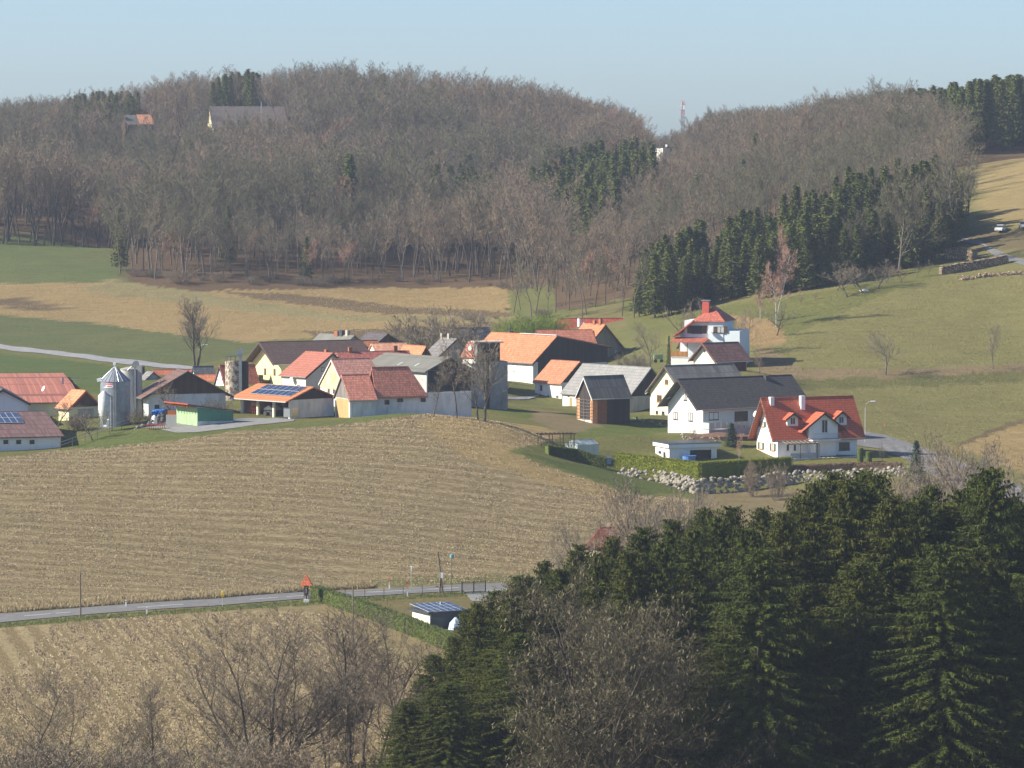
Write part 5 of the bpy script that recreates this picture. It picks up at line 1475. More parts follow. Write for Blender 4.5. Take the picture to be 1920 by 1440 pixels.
rockwall('boulder_wall', 'retaining wall of pale limestone boulders below the clipped hedge', [(1158,888,704), (1230,903,690), (1303,926,668), (1400,921,672), (1500,905,680), (1700,893,690)], [1.0, 1.7, 2.5, 2.3, 1.9, 1.3], 5, M_ROCK, (.2, .42))
rockwall('garden_wall', 'low curved stone wall round the rock garden of the dark roofed bungalow', [(1275,815,706), (1283,824,702), (1310,828,700), (1345,828,700), (1380,822,702), (1415,818,704)], [.6, .7, .7, .7, .7, .6], 6, M_ROCK, (.14, .22))
rockwall('terrace_edge', 'short curved edge of pale stones on the lawn by the yellow house', [(1188,784,742), (1200,790,738), (1225,795,734), (1250,800,731)], [.3, .5, .8, .8], 7, M_ROCK, (.12, .25))
rockwall('rubble_pile', 'heap of dark broken concrete and stones left of the green shed', [(250,805,684), (285,800,688), (318,788,700)], [.2, 1.0, 1.9], 8, plain('dark_rubble', (.17, .165, .155), .95, .4, 3), (.2, .4))
b_ = P(1345, 820, 703); m = MB()
for i in range(24):
    t0, t1 = 6.283*i/24, 6.283*(i+1)/24
    m.poly([(0, 0, .9), (6.0*math.cos(t0), 2.6*math.sin(t0), .25), (6.0*math.cos(t1), 2.6*math.sin(t1), .25)])
    m.poly([(6.0*math.cos(t0), 2.6*math.sin(t0), .25), (6.0*math.cos(t0), 2.6*math.sin(t0), -1), (6.0*math.cos(t1), 2.6*math.sin(t1), -1), (6.0*math.cos(t1), 2.6*math.sin(t1), .25)])
o = fixn(m.build('flower_bed', M_SOIL)); p = G(1350, 820, 600); o.location = p; tag(o, 'raised mulch bed inside the curved garden wall', 'flower bed')
# greenhouse
p = G(1083, 853, 600); g = p.z; o = empty('greenhouse', (p.x, p.y, g), R(35)); tag(o, 'small glazed greenhouse with ridged roof on the lawn', 'greenhouse')
W_, L_, e_, r_ = 2.6, 3.4, 1.6, 2.3
fixn(MB().extr([(0, -.2), (0, e_), (L_/2, r_), (L_, e_), (L_, -.2)], 'u', 0, W_ + 1.6).build('glazing', M_GHG, o))
m = MB()
for x in (0, 1.05, 2.1, 3.15, W_ + 1.6):
    m.tube([(x, -.01, 0), (x, -.01, e_), (x, L_/2, r_ + .02), (x, L_ + .01, e_), (x, L_ + .01, 0)], .035, 4)
for y, z in ((-.02, e_), (L_/2, r_ + .02), (L_ + .02, e_)): m.tube([(-.03, y, z), (W_ + 1.63, y, z)], .035, 4)
m.build('frame', M_LAMP, o)
def posts(o, pts, r, z0, z1, mat, name='post', n=6):
    for x, y in pts: fixn(MB().tube([(x, y, z0), (x, y, z1)], r, n).build(name, mat, o))
p = G(1014, 838, 600); g = p.z; o = empty('pergola', (p.x, p.y, g), R(14)); tag(o, 'rust brown wooden pergola frame at the edge of the lawn', 'pergola')
posts(o, [(0,0),(1.9,0),(3.7,0),(5.5,0),(0,2),(1.9,2),(3.7,2),(5.5,2)], .07, -.3, 1.95, M_BWOOD)
m = MB()
for y in (0, 2): m.box(-.3, 5.8, y - .05, y + .05, 1.95, 2.1)
for i in range(9): m.box(-.1 + i*.7, 0 + i*.7, -.3, 2.3, 2.1, 2.18)
for z in (.6, 1.2): m.box(0, 5.5, -.03, .03, z, z + .05)
m.build('beam', M_BWOOD, o)
p = G(1128, 868, 600); g = p.z; o = MB().box(-1.4, 1.4, -.8, .8, -.2, .8).box(-1.45, 1.45, -.85, .85, .8, .88).build('raised_bed', plain('grey_blue_board', (.34, .38, .45), .7)); o.location = (p.x, p.y, g); o.rotation_euler = (0, 0, R(20)); tag(o, 'grey blue raised bed box beyond the low hedge', 'raised bed')
# green trailer by the big barn
p = G(1234, 680, 760); o = empty('trailer', p, R(10)); tag(o, 'light green farm trailer parked below the hill house', 'trailer')
MB().box(-.9, .9, -.5, .5, .7, 1.7).build('body', plain('trailer_green', (.30,.50,.22), .6), o)
for x in (-.6, .6): fixn(MB().tube([(x, -.55, .35), (x, -.4, .35)], .35, 12).build('wheel', M_TRIM, o))
# machines in the shed
def mh(px, dv, du=-.0):
    a = MH.loc('V', px, 780)[0]; return MH.root.matrix_basis if False else (MH.root.location + MH.v * a + MH.u * du)
MHz = MH.root.location.z
def obj_at(name, label, cat, pos, rz=0):
    o = empty(name, (pos.x, pos.y, tz(pos.x, pos.y)), rz); tag(o, label, cat); return o
o = obj_at('cultivator', 'red farm implement with wooden box under the machine shed roof', 'implement', mh(468, 0, 1.5), MH.th)
MB().box(-.5, 1.0, -1.0, .9, .8, 2.0).build('box_body', M_BRICKO, o)
m = MB(); 
for i in range(5): m.tube([(-.6, -1 + i*.5, 1.2), (-.9, -1 + i*.5, .2), (-.6, -1 + i*.5, 0)], .05, 5)
m.box(-.7, -.55, -1.2, 1.2, 1.1, 1.3); m.build('tines', M_REDM, o)
o = obj_at('trailer', 'low trailer under a pale tarpaulin in the machine shed', 'trailer', mh(496, 0, 1.6), MH.th)
fixn(MB().extr([(-1.3, 1.0), (-.9, 1.35), (0, 1.75), (.9, 1.35), (1.3, 1.0)], 'u', -.8, 1.2).build('tarpaulin', M_CREAM, o))
m = MB().box(-.7, 1.1, -1.1, 1.1, .6, 1.0); m.build('chassis', M_DMETAL, o)
for y in (-.8, .8): fixn(MB().tube([(-.85, y, .4), (-.65, y, .4)], .4, 14).build('wheel', M_TRIM, o))
o = obj_at('container', 'pale silver box container beside the machine shed corner', 'container', mh(536, 0, .9), MH.th)
MB().box(-.9, .9, -1.0, .6, .25, 1.75).box(-.95, .95, -1.05, .65, 1.75, 1.82).build('body', M_METAL, o)
MB().box(-.8, .8, -.8, .4, -.1, .25).build('base', M_TRIM, o)
o = obj_at('tractor', 'green tractor parked deep under the machine shed roof', 'tractor', mh(524, 0, 4.0), MH.th)
MB().box(-1.6, .2, -.4, .4, .8, 1.5).build('hood', plain('tractor_green', (.05,.45,.12), .4), o)
MB().box(.2, 1.4, -.7, .7, .9, 2.5).build('cab', M_GLASS, o)
for x, r_ in ((-1.2, .5), (1.0, .8)):
    for y in (-.8, .8): fixn(MB().tube([(x, y - .15, r_), (x, y + .15, r_)], r_, 14).build('wheel', M_TRIM, o))
# blue tarpaulin load and red harrow, low cream wall
o = empty('covered_load', Gd(308, 697), R(10)); tag(o, 'stack under a crumpled bright blue tarpaulin behind the rubble heap', 'load')
m = MB(); rnd_ = random.Random(4); nu, nv = 18, 8
zt = zat(o.location.x, o.location.y, 768) - o.location.z
for i in range(nu + 1):
    for j in range(nv + 1):
        x = -2.0 + 4.0*i/nu; a = j / nv; y = [-.9, -.95, -.9, -.5, 0, .5, .9, .95, .9][j]; z = [0, .5, .97, 1, 1.0, 1, .97, .5, 0][j] * (1.3) + zt - 1.3
        m.v.append((x + rnd_.gauss(0,.03), y + rnd_.gauss(0, .05), z + rnd_.gauss(0, .05) - .25 * abs(x/2)**4))
for i in range(nu):
    for j in range(nv): k = i*(nv+1)+j; m.f.append((k, k+1, k+nv+2, k+nv+1))
m.build('tarpaulin', M_BLUE, o)
MB().box(-1.7, 1.7, -.7, .7, -.5, zt - .2).build('stack', M_WCLAD, o)
o = obj_at('harrow', 'red disc harrow standing on the gravel left of the green shed', 'implement', Gd(292, 681), .1)
m = MB().box(-1.5, 1.5, -.08, .08, .7, .85).box(-1.5, 1.5, .7, .86, .7, .85)
for i in range(9): m.tube([(-1.4 + i*.35, 0, .75), (-1.4 + i*.35, .05, .1)], .045, 5)
for i in range(5): m.box(-1.3 + i*.65, -1.2 + i*.65, 0, .8, .74, .84)
m.box(.2, .35, .2, .35, .8, 1.7); m.box(.9, 1.0, .2, .3, .8, 1.4); m.build('frame', M_REDM, o)
for i in range(8): fixn(MB().tube([(-1.3 + i*.37, .8, .3), (-1.28 + i*.37, .8, .3)], .3, 12).build('disc', M_METAL, o))
o = obj_at('white_sack', 'bulging white sack beside the red disc harrow', 'sack', Gd(289, 686)); fixn(MB().lathe(0, 0, [(.35, 0), (.5, .5), (.45, 1.0), (.35, 1.5), (.1, 1.7)], 12).build('sack', M_SNOWW, o, True))
o = obj_at('low_wall', 'low cream wall section left of the green shed doors', 'wall', Gd(321, 683), R(5)); MB().box(-.85, .85, -.1, .1, -.3, 2.0).build('wall', M_CREAM, o)
m = MB().box(-.6, .7, -.05, .0, 2.0, 2.7); m.build('panel', M_ORANGE, o)
# small metre fence before the feed silo
o = empty('pipe_fence', Gd(112, 668)); tag(o, 'rusty pipe railing with thin posts below the feed silo', 'fence')
q0 = o.location; q1 = Gd(250, 688); m = MB()
for i in range(7):
    p = q0.lerp(q1, i/6) - q0; 
    fixn(MB().tube([(p.x, p.y, tz(q0.x + p.x, q0.y + p.y) - q0.z - .3), (p.x, p.y, tz(q0.x + p.x, q0.y + p.y) - q0.z + 1.5)], .05, 5).build('post', M_POLE, o))
zq = tz(q1.x, q1.y) - q0.z
m.tube([(0, 0, 1.3), (q1.x - q0.x, q1.y - q0.y, zq + 1.4)], .05, 5); m.tube([(0, 0, .8), (q1.x - q0.x, q1.y - q0.y, zq + .9)], .04, 5); m.build('rail', M_LAMP, o)

# ---------------------------------------------------------------- roadside things
def pole(name, label, cat, px, ybase, ytop, r, mat, D=None, group=None, dx=0, part='mast'):
    p = G(px, ybase, 420); o = empty(name, p); tag(o, label, cat, group)
    H = zat(p.x, p.y, ytop) - p.z
    fixn(MB().tube([(0, 0, -.5), (dx, 0, H)], [r, r * .75], 8).build(part, mat, o)); return o, H
pole('utility_pole', 'bare dark wooden pole standing by the near road edge', 'pole', 151, 1160, 1074, .12, M_POLE)
pole('utility_pole', 'tall thin dark pole rising among the bare shrubs', 'pole', 662, 1212, 1098, .10, M_POLE)
o, H = pole('utility_pole', 'leaning wooden pole with white notice beside the forecourt', 'pole', 831, 1113, 1035, .14, M_POLE, dx=-.75)
MB().box(-.35, -.02, -.2, -.15, 2.2, 3.0).build('notice', M_SNOWW, o)
fixn(MB().tube([(-.55, 0, -.3), (-.35, 0, 3.2)], .14, 8).build('pole_stub', M_POLE, o))
for k in range(2): pass
o, H = pole('street_lamp', 'thin green street lamp beside the leaning pole', 'street lamp', 847, 1114, 1045, .05, M_GTRIM)
fixn(MB().lathe(0, 0, [(.12, H - .05), (.30, H), (.25, H + .35), (.05, H + .5)], 10).build('lantern', plain('turquoise_lamp', (.12,.32,.32), .5), o))
o, H = pole('street_lamp', 'curved grey street lamp behind the dormer house', 'street lamp', 1622, 830, 765, .06, M_LAMP)
m = MB().tube([(0, 0, H), (.15, 0, H + .7), (.6, 0, H + 1.1), (1.0, 0, H + 1.15)], .04, 6); m.build('arm', M_LAMP, o)
MB().box(.95, 1.7, -.12, .12, H + 1.08, H + 1.25).build('lamp_head', M_SNOWW, o)
o, H = pole('street_lamp', 'white street lamp beside the twin stemmed tree', 'street lamp', 373.5, 690, 650, .06, M_LAMP)
m = MB().tube([(0, 0, H), (.5, 0, H + .35), (1.0, 0, H + .4)], .04, 5); m.build('arm', M_LAMP, o)
MB().box(.9, 1.7, -.12, .12, H + .34, H + .48).build('lamp_head', M_SNOWW, o)
o, H = pole('bus_stop', 'yellow bus stop sign on a thin grey pole', 'sign', 417, 1139, 1118, .035, M_LAMP)
MB().box(-.2, .2, -.04, .04, H - .05, H + .85).build('sign_plate', M_YEL, o); MB().box(-.13, .13, -.055, -.041, H + .5, H + .72).build('emblem', M_SNOWW, o); MB().box(-.13, .13, -.055, -.041, H + .08, H + .14).build('emblem', M_TRIM, o)
o, H = pole('road_sign', 'small white street sign seen edge on by the far verge', 'sign', 771, 1101, 1063, .03, M_LAMP)
MB().box(-.06, .12, -.3, .3, H - .55, H + .05).build('sign_plate', M_SNOWW, o)
i = 0
for px, yb, red, lab in ((236,1138,0,'white roadside marker post on the far verge near the dark pole'),(275,1152,0,'white roadside marker post on the near verge'),(730,1105,1,'marker post with tall orange snow rod on the far verge'),(764,1118,1,'marker post with orange red head on the near verge')):
    p = G(px, yb, 420); o = empty('marker_post', p); tag(o, lab, 'marker post', 'roadside marker posts')
    MB().box(-.09, .09, -.05, .05, -.2, .95).build('post', M_SNOWW, o); MB().box(-.092, .092, -.055, .055, .72, .82).build('reflector', M_DMETAL if not red else M_DMETAL, o)
    if red: MB().box(-.05, .05, -.03, .03, .95, 2.0).build('snow_rod', M_ORANGE, o); 
    if red and px > 750: MB().box(-.17, .17, -.04, .04, 1.75, 2.0).build('rod_head', M_REDM, o)
p = G(574.5, 1129, 420); o = empty('wayside_shrine', p); tag(o, 'wayside shrine with tall red hipped roof on a white base', 'shrine')
MB().box(-.38, .38, -.38, .38, -.3, .42).build('base', M_WTRIM, o)
fixn(MB().box(-.09, .09, -.09, .09, .42, 2.7).build('post', M_BWOOD, o)); MB().box(-.24, .24, -.13, -.1, .9, 2.3).build('figure_board', M_BWOOD, o)
fg = MB().tube([(0, -.16, 1.25), (0, -.16, 1.9)], [.06, .10], 6); fg.tube([(-.2, -.16, 2.15), (0, -.16, 1.95), (.2, -.16, 2.15)], .04, 5); fg.tube([(0, -.16, 1.95), (0, -.16, 2.12)], .07, 6); fg.build('carved_figure', M_SNOWW, o)
for x in (-.3, .3): MB().box(x - .04, x + .04, -.3, -.22, .42, 2.4).build('side_post', M_BWOOD, o)
m = MB(); m.v = [(-.85,-.85,2.35),(.85,-.85,2.35),(.85,.85,2.35),(-.85,.85,2.35),(-.42,-.42,3.05),(.42,-.42,3.05),(.42,.42,3.05),(-.42,.42,3.05),(0,0,3.95)]
m.f = [(0,1,5,4),(1,2,6,5),(2,3,7,6),(3,0,4,7),(4,5,8),(5,6,8),(6,7,8),(7,4,8),(0,3,2,1)]; fixn(m.build('roof', tiles('tiles_shrine', (.62,.16,.07), 'x', row=.2, colw=.2), o))
# gate and wire fence of the lower plot
a = G(866, 1112, 420); b_ = G(910, 1110.5, 420); o = empty('metal_gate', a, math.atan2(b_.y - a.y, b_.x - a.x)); tag(o, 'dark metal double gate at the forecourt entrance', 'gate')
L_ = (b_ - a).length; Hg = 1.55
for x in (0, L_/2, L_): MB().box(x - .07, x + .07, -.07, .07, -.3, Hg + .12).build('gate_post', M_DMETAL, o)
for x0, x1 in ((.1, L_/2 - .1), (L_/2 + .1, L_ - .1)):
    m = MB().box(x0, x1, -.03, .03, Hg - .07, Hg).box(x0, x1, -.03, .03, .1, .17)
    n = int((x1 - x0) / .16)
    for i in range(n + 1): m.box(x0 + i*.16, x0 + i*.16 + .025, -.012, .012, .17, Hg - .07)
    m.build('gate_leaf', M_DMETAL, o)
o = empty('wire_fence', G(630, 1123, 420)); tag(o, 'thin wire fence with dark posts along the lower plot', 'fence'); c0 = o.location.copy(); prev = None; wm = MB()
for px, py in ((632,1122),(647,1124),(684,1123),(720,1122),(756,1120.5),(792,1118),(866,1112.5)):
    p = G(px, py, 420) - c0; MB().box(p.x - .035, p.x + .035, p.y - .035, p.y + .035, p.z - .3, p.z + 1.5).build('fence_post', M_DMETAL, o)
    if prev: 
        for z in (.3, .7, 1.1, 1.45): wm.tube([prev + Vector((0,0,z)), p + Vector((0,0,z))], .012, 3)
    prev = p
wm.build('wire', M_DMETAL, o)
# flat roofed white garden house with solar roof
h = House('solar_hut', 'white garden house with flat roof covered by solar panels beside the spruces', 'hut', (806,1151), 556, 26, 'u', 872, 773, 1151, M_CREAM, flat=True)
U, V, E = h.U, h.V, h.E
MB().box(0, U, 0, V, h.low, E).build('wall', M_CREAM, h.root)
MB().box(.15, U, -.03, 0, h.low, E).build('dark_front', M_DMETAL, h.root)
rf = MB().box(-.45, U + .5, -.5, V + .4, E, E + .28).build('roof', M_DMETAL, h.root)
solar(rf, -.3, -.3, 6, 3, (U + .6)/6, (V + .5)/3, lambda x, y: (x, y, E + .30 + .08*y))
MB().tube([(U*.7, V*.8, E), (U*.7, V*.8, E + 1.0)], .05, 5).build('vent_pipe', M_SNOWW, rf)
o = obj_at('parasol', 'folded pale blue garden cover beside the white garden house', 'cover', h.root.location + h.u*(U*.55) - h.v*2.0)
fixn(MB().lathe(0, 0, [(1.1, .1), (.9, .9), (.1, 1.7)], 7).build('cover', plain('pale_blue', (.50,.62,.80), .6), o))
# red roof seen behind the spruce tops
h = House('valley_house', 'house with red roof half hidden behind the near spruces', 'house', (1128,1040), 606, 20, 'u', 1165, 1095, 992, M_YELLOW, roofc=(.42,.09,.07), ov=.4, ovg=.4, hip=(1.5, 0))
# telecom mast
p = P(1280, 262, 1860); g = tz(p.x, p.y); o = empty('telecom_mast', (p.x, p.y, g)); tag(o, 'thin red and white telecom mast on the far ridge', 'mast')
H = zat(p.x, p.y, 189) - g
for z0, z1, mt_ in ((0, H*.68, M_METAL), (H*.68, H*.8, M_REDM), (H*.8, H*.9, M_SNOWW), (H*.9, H, M_REDM)):
    m = MB(); r_ = .75
    for t in (0.5, 2.6, 4.7): m.tube([(r_*math.cos(t), r_*math.sin(t), z0), (r_*math.cos(t), r_*math.sin(t), z1)], .14, 5)
    z = z0
    while z < z1 - .5:
        for t, u in ((.5, 2.6), (2.6, 4.7), (4.7, .5)): m.tube([(r_*math.cos(t), r_*math.sin(t), z), (r_*math.cos(u), r_*math.sin(u), min(z1, z + 1.5))], .07, 4)
        z += 1.5
    m.build('lattice_section', mt_, o)
m = MB()
for t in (0, 2.1, 4.2): m.box(1.0*math.cos(t) - .25, 1.0*math.cos(t) + .25, 1.0*math.sin(t) - .2, 1.0*math.sin(t) + .2, H - 3, H - .3)
m.build('antenna_panel', M_SNOWW, o); fixn(MB().tube([(-1.0, -.7, H*.84), (-1.0, -1.1, H*.84)], .8, 12).build('dish_antenna', M_SNOWW, o))
# ---------------------------------------------------------------- wood piles on the right slope
def logpile(name, label, pts, hgt, wid, seed, rough=False, llen=1.0):
    rnd = random.Random(seed); Q = [P(*a) for a in pts]
    for q in Q: q.z = tz(q.x, q.y)
    o = empty(name, Q[0]); tag(o, label, 'log pile'); body = MB(); endm = MB()
    for a, b_ in zip(Q[:-1], Q[1:]):
        d = (b_ - a); L = d.length; d.normalize(); s = Vector((-d.y, d.x, 0)).normalized()
        if s.y > 0: s = -s
        x = 0.0
        while x < L:
            z = .1
            while z < hgt * (rnd.uniform(.85, 1.1) if not rough else rnd.uniform(.2, 1)):
                r = rnd.uniform(.08, .15); c = a.lerp(b_, x / L) - Q[0]; c.z += z
                if rough: dd = rdir(rnd, s, R(60)); c += s * rnd.uniform(-1, 1.2) * wid
                else: dd = s
                e0 = c + dd * wid * (.5 + rnd.gauss(0, .04)); e1 = c - dd * wid * .5
                body.tube([e1, e0], r, 5, True)
                if rnd.random() < (.5 if rough else .35):
                    a_ = dd.cross(Vector((0, 0, 1))).normalized(); bb = dd.cross(a_)
                    endm.poly([e0 + dd*.01 + (a_*math.cos(6.283*j/6) + bb*math.sin(6.283*j/6))*r*.95 for j in range(6)])
                z += r * 1.9
            x += .24
        if not rough:
            k = int(L / .5)
            for i in range(k):
                c = a.lerp(b_, (i + .5)/k) - Q[0]; c.z += hgt + .02 + rnd.uniform(0, .35)
                body.obox(c, d * .28, s * wid * .6, Vector((rnd.gauss(0,.05), 0, .03)))
    fixn(body.build('logs', M_WCLAD, o)); endm.build('cut_ends', M_LOGEND, o)
    return o
logpile('firewood_stack', 'long low firewood stack with pale covered top on the upper slope', [(1764,515,905), (1800,506,907), (1850,497,910), (1888,499,912)], 1.5, 1.2, 1)
logpile('log_heap', 'loose heap of cut logs in front of the long firewood stack', [(1800,516,896), (1850,510,898), (1890,505,898), (1925,503,898)], .8, .8, 2, True)
logpile('firewood_stack', 'higher firewood stack beside the trunk of the big bare tree', [(1775,470,930), (1800,474,928), (1828,486,922)], 2.2, 1.3, 3)
p = G(1620, 546, 800); o = obj_at('white_board', 'small white board lying on the upper meadow', 'board', p, .3); MB().obox((0,0,.12), (.9,0,.05), (0,.4,.12), (0,0,.04)).build('board', M_SNOWW, o)
# parked vehicles at the wood edge
def car(name, label, px, py, D, rz, col, lo=900):
    p = P(px, py, D); p.z = tz(p.x, p.y); o = empty(name, p, rz); tag(o, label, 'car')
    fixn(MB().extr([(-2.1,.35),(-2.15,.8),(-1.2,.95),(2.0,1.0),(2.1,.35)], 'v', -.85, .85).build('body', col, o))
    fixn(MB().extr([(-1.1,.951),(-.5,1.5),(1.5,1.5),(1.95,1.0)], 'v', -.75, .75).build('cabin', M_GLASS, o))
    fixn(MB().extr([(-.5,1.501),(-.45,1.55),(1.45,1.55),(1.5,1.501)], 'v', -.73, .73).build('roof', col, o))
    for x in (-1.35, 1.35):
        for y in (-.85, .85): fixn(MB().tube([(x, y-.1, .33), (x, y+.1, .33)], .33, 12).build('wheel', M_TRIM, o))
car('parked_car', 'small white car parked in the shade at the wood edge', 1876, 422, 955, R(70), M_SNOWW)
car('parked_car', 'white van like car partly cut off at the picture edge', 1921, 414, 955, R(70), M_LAMP)
# wooden stakes on the slope, snow pole in the foreground
o = empty('vine_trellis', Gd(1632, 893)); tag(o, 'small trellis of thin posts on the upper meadow', 'trellis'); c0 = o.location.copy(); m = MB()
for px in (1632, 1642, 1651, 1658, 1667, 1674):
    p = Gd(px, 893 + (px % 3)) - c0; fixn(MB().tube([(p.x, p.y, p.z - .2), (p.x, p.y, p.z + 1.7)], .05, 5).build('stake', M_GWOOD, o))
for z in (.9, 1.6): m.tube([(0, 0, z), tuple(Gd(1674, 894) - c0 + Vector((0, 0, z)))], .03, 4)
m.build('rail', M_GWOOD, o)
for i_, (px, py) in enumerate(((1659,801),(1786,845),(1798,848))):
    p = G(px, py, 600); o = empty('boundary_stake', p); tag(o, ['orange stake on the meadow above the village road', 'left orange stake at the corner of the golden field', 'right orange stake at the corner of the golden field'][i_], 'stake', 'orange boundary stakes'); MB().box(-.05,.05,-.05,.05,-.2,.9).build('stake', M_ORANGE, o)
p = P(1526, 1436, 408); p.z = tz(p.x, p.y); o = empty('snow_pole', p); tag(o, 'thin dark snow pole with one orange band before the spruce trunks', 'pole')
H = zat(p.x, p.y, 1383) - p.z
MB().tube([(0,0,-.3),(0,0,H)], .05, 6).build('pole', M_DMETAL, o); z0_ = zat(p.x, p.y, 1427) - p.z; z1_ = zat(p.x, p.y, 1404) - p.z; MB().tube([(0,0,z0_),(0,0,z1_)], .065, 6).build('orange_band', M_ORANGE, o)
# ---------------------------------------------------------------- trees and shrubs near the houses and in the foreground
def spot(px, yb, lo=420): return G(px, yb, lo)
def tree_at(key, base, px, yb, ytop, name, label, cat='tree', group=None, D=None, wide=1.0, rz=None, parts=('trunk', 'crown')):
    p = Gd(px, D) if D else spot(px, yb)
    h = zat(p.x, p.y, ytop) - p.z
    return plant(key, p, h / base * wide, rz if rz is not None else random.uniform(0, 6.28), name, label, cat, group, parts, szz=h / base)
tree_at('tall', 20, 368, 692, 540, 'bare_tree', 'tall twin stemmed bare tree standing alone left of the village', wide=1.35, rz=.4)
tree_at('shrub', 3.2, 838, 0, 582, 'bare_shrub', 'broad rounded bare shrub tree behind the grey roofed house', 'shrub', D=845, wide=1.1)
tree_at('shrub', 3.2, 812, 0, 600, 'bare_shrub', 'smaller bare shrub left of the broad rounded one', 'shrub', D=850, wide=.9)
for i, (px, D, yt) in enumerate(((985,905,592),(1010,900,586),(1035,902,592),(962,908,600))):
    tree_at('shrub', 3.2, px, 0, yt, 'green_willow', ['first fresh green willow bush behind the great barn roof','fresh green willow bush, tallest of the row behind the great barn','fresh green willow bush at the right end of the row','low fresh green willow bush at the left end of the row'][i], 'bush', 'green willow bushes behind the great barn', D=D, wide=1.25)
for o in [o for o in COL.objects if o.name.startswith('green_willow')]:
    for c in o.children:
        if c.name.startswith('crown'):
            c.data = c.data.copy(); c.data.materials.clear(); c.data.materials.append(M_BUSH)
tree_at('field', 10, 1660, 703, 633, 'bare_tree', 'round bare tree standing on the grassy bank of the right slope', wide=1.35)
tree_at('field', 10, 1862, 692, 618, 'bare_tree', 'slender bare tree at the far right of the grassy bank', wide=.6)
tree_at('field', 10, 1423, 708, 664, 'bare_tree', 'small thin bare tree beside the long shadow behind the grey roof', wide=.8)
for i, (px, yb, yt, w) in enumerate(((813,770,690,1.5),(857,768,655,1.35),(908,761,640,1.0),(896,760,668,.9))):
    tree_at('wood%d' % i if i < 2 else 'field', 20 if i < 2 else 10, px, yb, yt, 'bare_tree', ['bare tree before the dark loading door of the boarded gable','taller bare tree before the blackened gable of the low pitched barn','bare tree with pale trunk before the concrete tower','bushy bare tree at the left foot of the concrete tower'][i], 'tree', D=688, wide=w)
tree_at('apple', 5.5, 330, 0, 715, 'bare_tree', 'bare orchard tree before the brown gabled farm building', D=690, wide=.8)
tree_at('shrub', 3.2, 405, 0, 748, 'bare_shrub', 'bare bush at the right corner of the farm building', 'shrub', D=694)
tree_at('apple', 5.5, 105, 790, 748, 'bare_tree', 'bare yellowish garden tree before the orange farmhouse', D=700, wide=.9)
tree_at('apple', 5.5, 175, 808, 768, 'bare_tree', 'small bare plum tree left of the feed silo', D=676, wide=1.2)
for i, (px, yt) in enumerate(((135,775),(150,780),(262,768),(275,775))): tree_at('shrub', 3.2, px, 0, yt, 'bare_shrub', ['scrubby bush left of the feed silo','second scrubby bush left of the feed silo','brown bush right of the grain silo','brown dead bush beside the rubble heap'][i], 'shrub', D=690, wide=1.1)
tree_at('tall', 20, 1452, 640, 500, 'birch_tree', 'placeholder', D=850) if False else None
tree_at('birch', 14, 1452, 0, 468, 'birch_tree', 'tall white stemmed twin birch with reddish crown behind the hill house', D=862, wide=1.0, rz=1.0)
tree_at('birch', 14, 1425, 0, 530, 'birch_tree', 'slim pale birch left of the tall twin birch', D=868, wide=.7, rz=2.0)
tree_at('birch', 14, 1470, 0, 425, 'birch_tree', 'reddish crowned birch rising before the plantation', D=905, wide=.8, rz=3.0)
tree_at('apple', 5.5, 1455, 0, 575, 'bare_tree', 'gnarled dark tree under the white birches', D=850, wide=1.1)
tree_at('field', 10, 1395, 0, 588, 'bare_tree', 'bare garden tree right of the hill house', D=828, wide=1.0)
tree_at('field', 10, 1378, 0, 600, 'bare_tree', 'second bare garden tree right of the hill house', D=832, wide=.8)
tree_at('apple', 5.5, 1265, 615, 568, 'bare_tree', 'round bare fruit tree left of the hill house', D=862, wide=1.1)
tree_at('field', 10, 1218, 0, 618, 'bare_tree', 'leafless leaning tree with ivy between barn and hill house', D=828, wide=1.0)
tree_at('shrub', 3.2, 1200, 0, 660, 'bare_shrub', 'bare hazel bush beside the great barn end', 'shrub', D=815, wide=1.3)
tree_at('shrub', 3.2, 1180, 0, 676, 'bare_shrub', 'low bare bush right of the great barn', 'shrub', D=805, wide=1.2)
tree_at('fir0', 18, 1254, 0, 629, 'columnar_conifer', 'narrow dark columnar conifer left of the hill house balcony', 'conifer', D=826, wide=.6)
for i, (px, yb, yt, w, D) in enumerate(((1590,546,500,1.3,884),(1618,536,495,1.3,888),(1645,528,492,1.2,890),(1692,530,502,.9,893),(1500,585,555,1.1,884),(1527,578,548,1.1,886),(1567,552,505,1.2,895),(1605,542,505,1.3,897),(1718,514,494,.8,903),(1660,524,500,.9,898),(1545,598,572,.8,880),(1740,512,490,.6,903))):
    tree_at('apple', 5.5, px, yb, yt, 'fruit_tree', 'gnarled bare fruit tree of the orchard row on the upper slope', 'tree', 'orchard trees on the upper slope', D=D, wide=w)
tree_at('old', 20, 1780, 455, 300, 'bare_tree', 'big spreading olive brown bare tree above the firewood stacks', D=950, wide=1.0, rz=.7)
tree_at('old', 20, 1683, 500, 345, 'bare_tree', 'big reddish brown bare tree left of the firewood stacks', D=918, wide=.85, rz=2.2)
tree_at('old', 20, 1815, 440, 330, 'bare_tree', 'dark bare tree at the right end of the wood edge', D=985, wide=.9, rz=4.2)
tree_at('old', 20, 1610, 520, 420, 'bare_tree', 'bare tree before the spruces with a dark trunk', D=925, wide=.8, rz=5.2)
tree_at('old', 20, 1655, 500, 390, 'bare_tree', 'second bare tree before the spruces, reddish', D=930, wide=.7, rz=1.2)
tree_at('old', 20, 1690, 300, 200, 'bare_tree', 'wide crowned old bare tree near the skyline of the right hill', D=1135, wide=1.2, rz=1.9)
tree_at('fir1', 18, 1528, 0, 425, 'spruce_tree', 'single tall spruce standing forward of the plantation edge', 'spruce', D=918, wide=1.1)
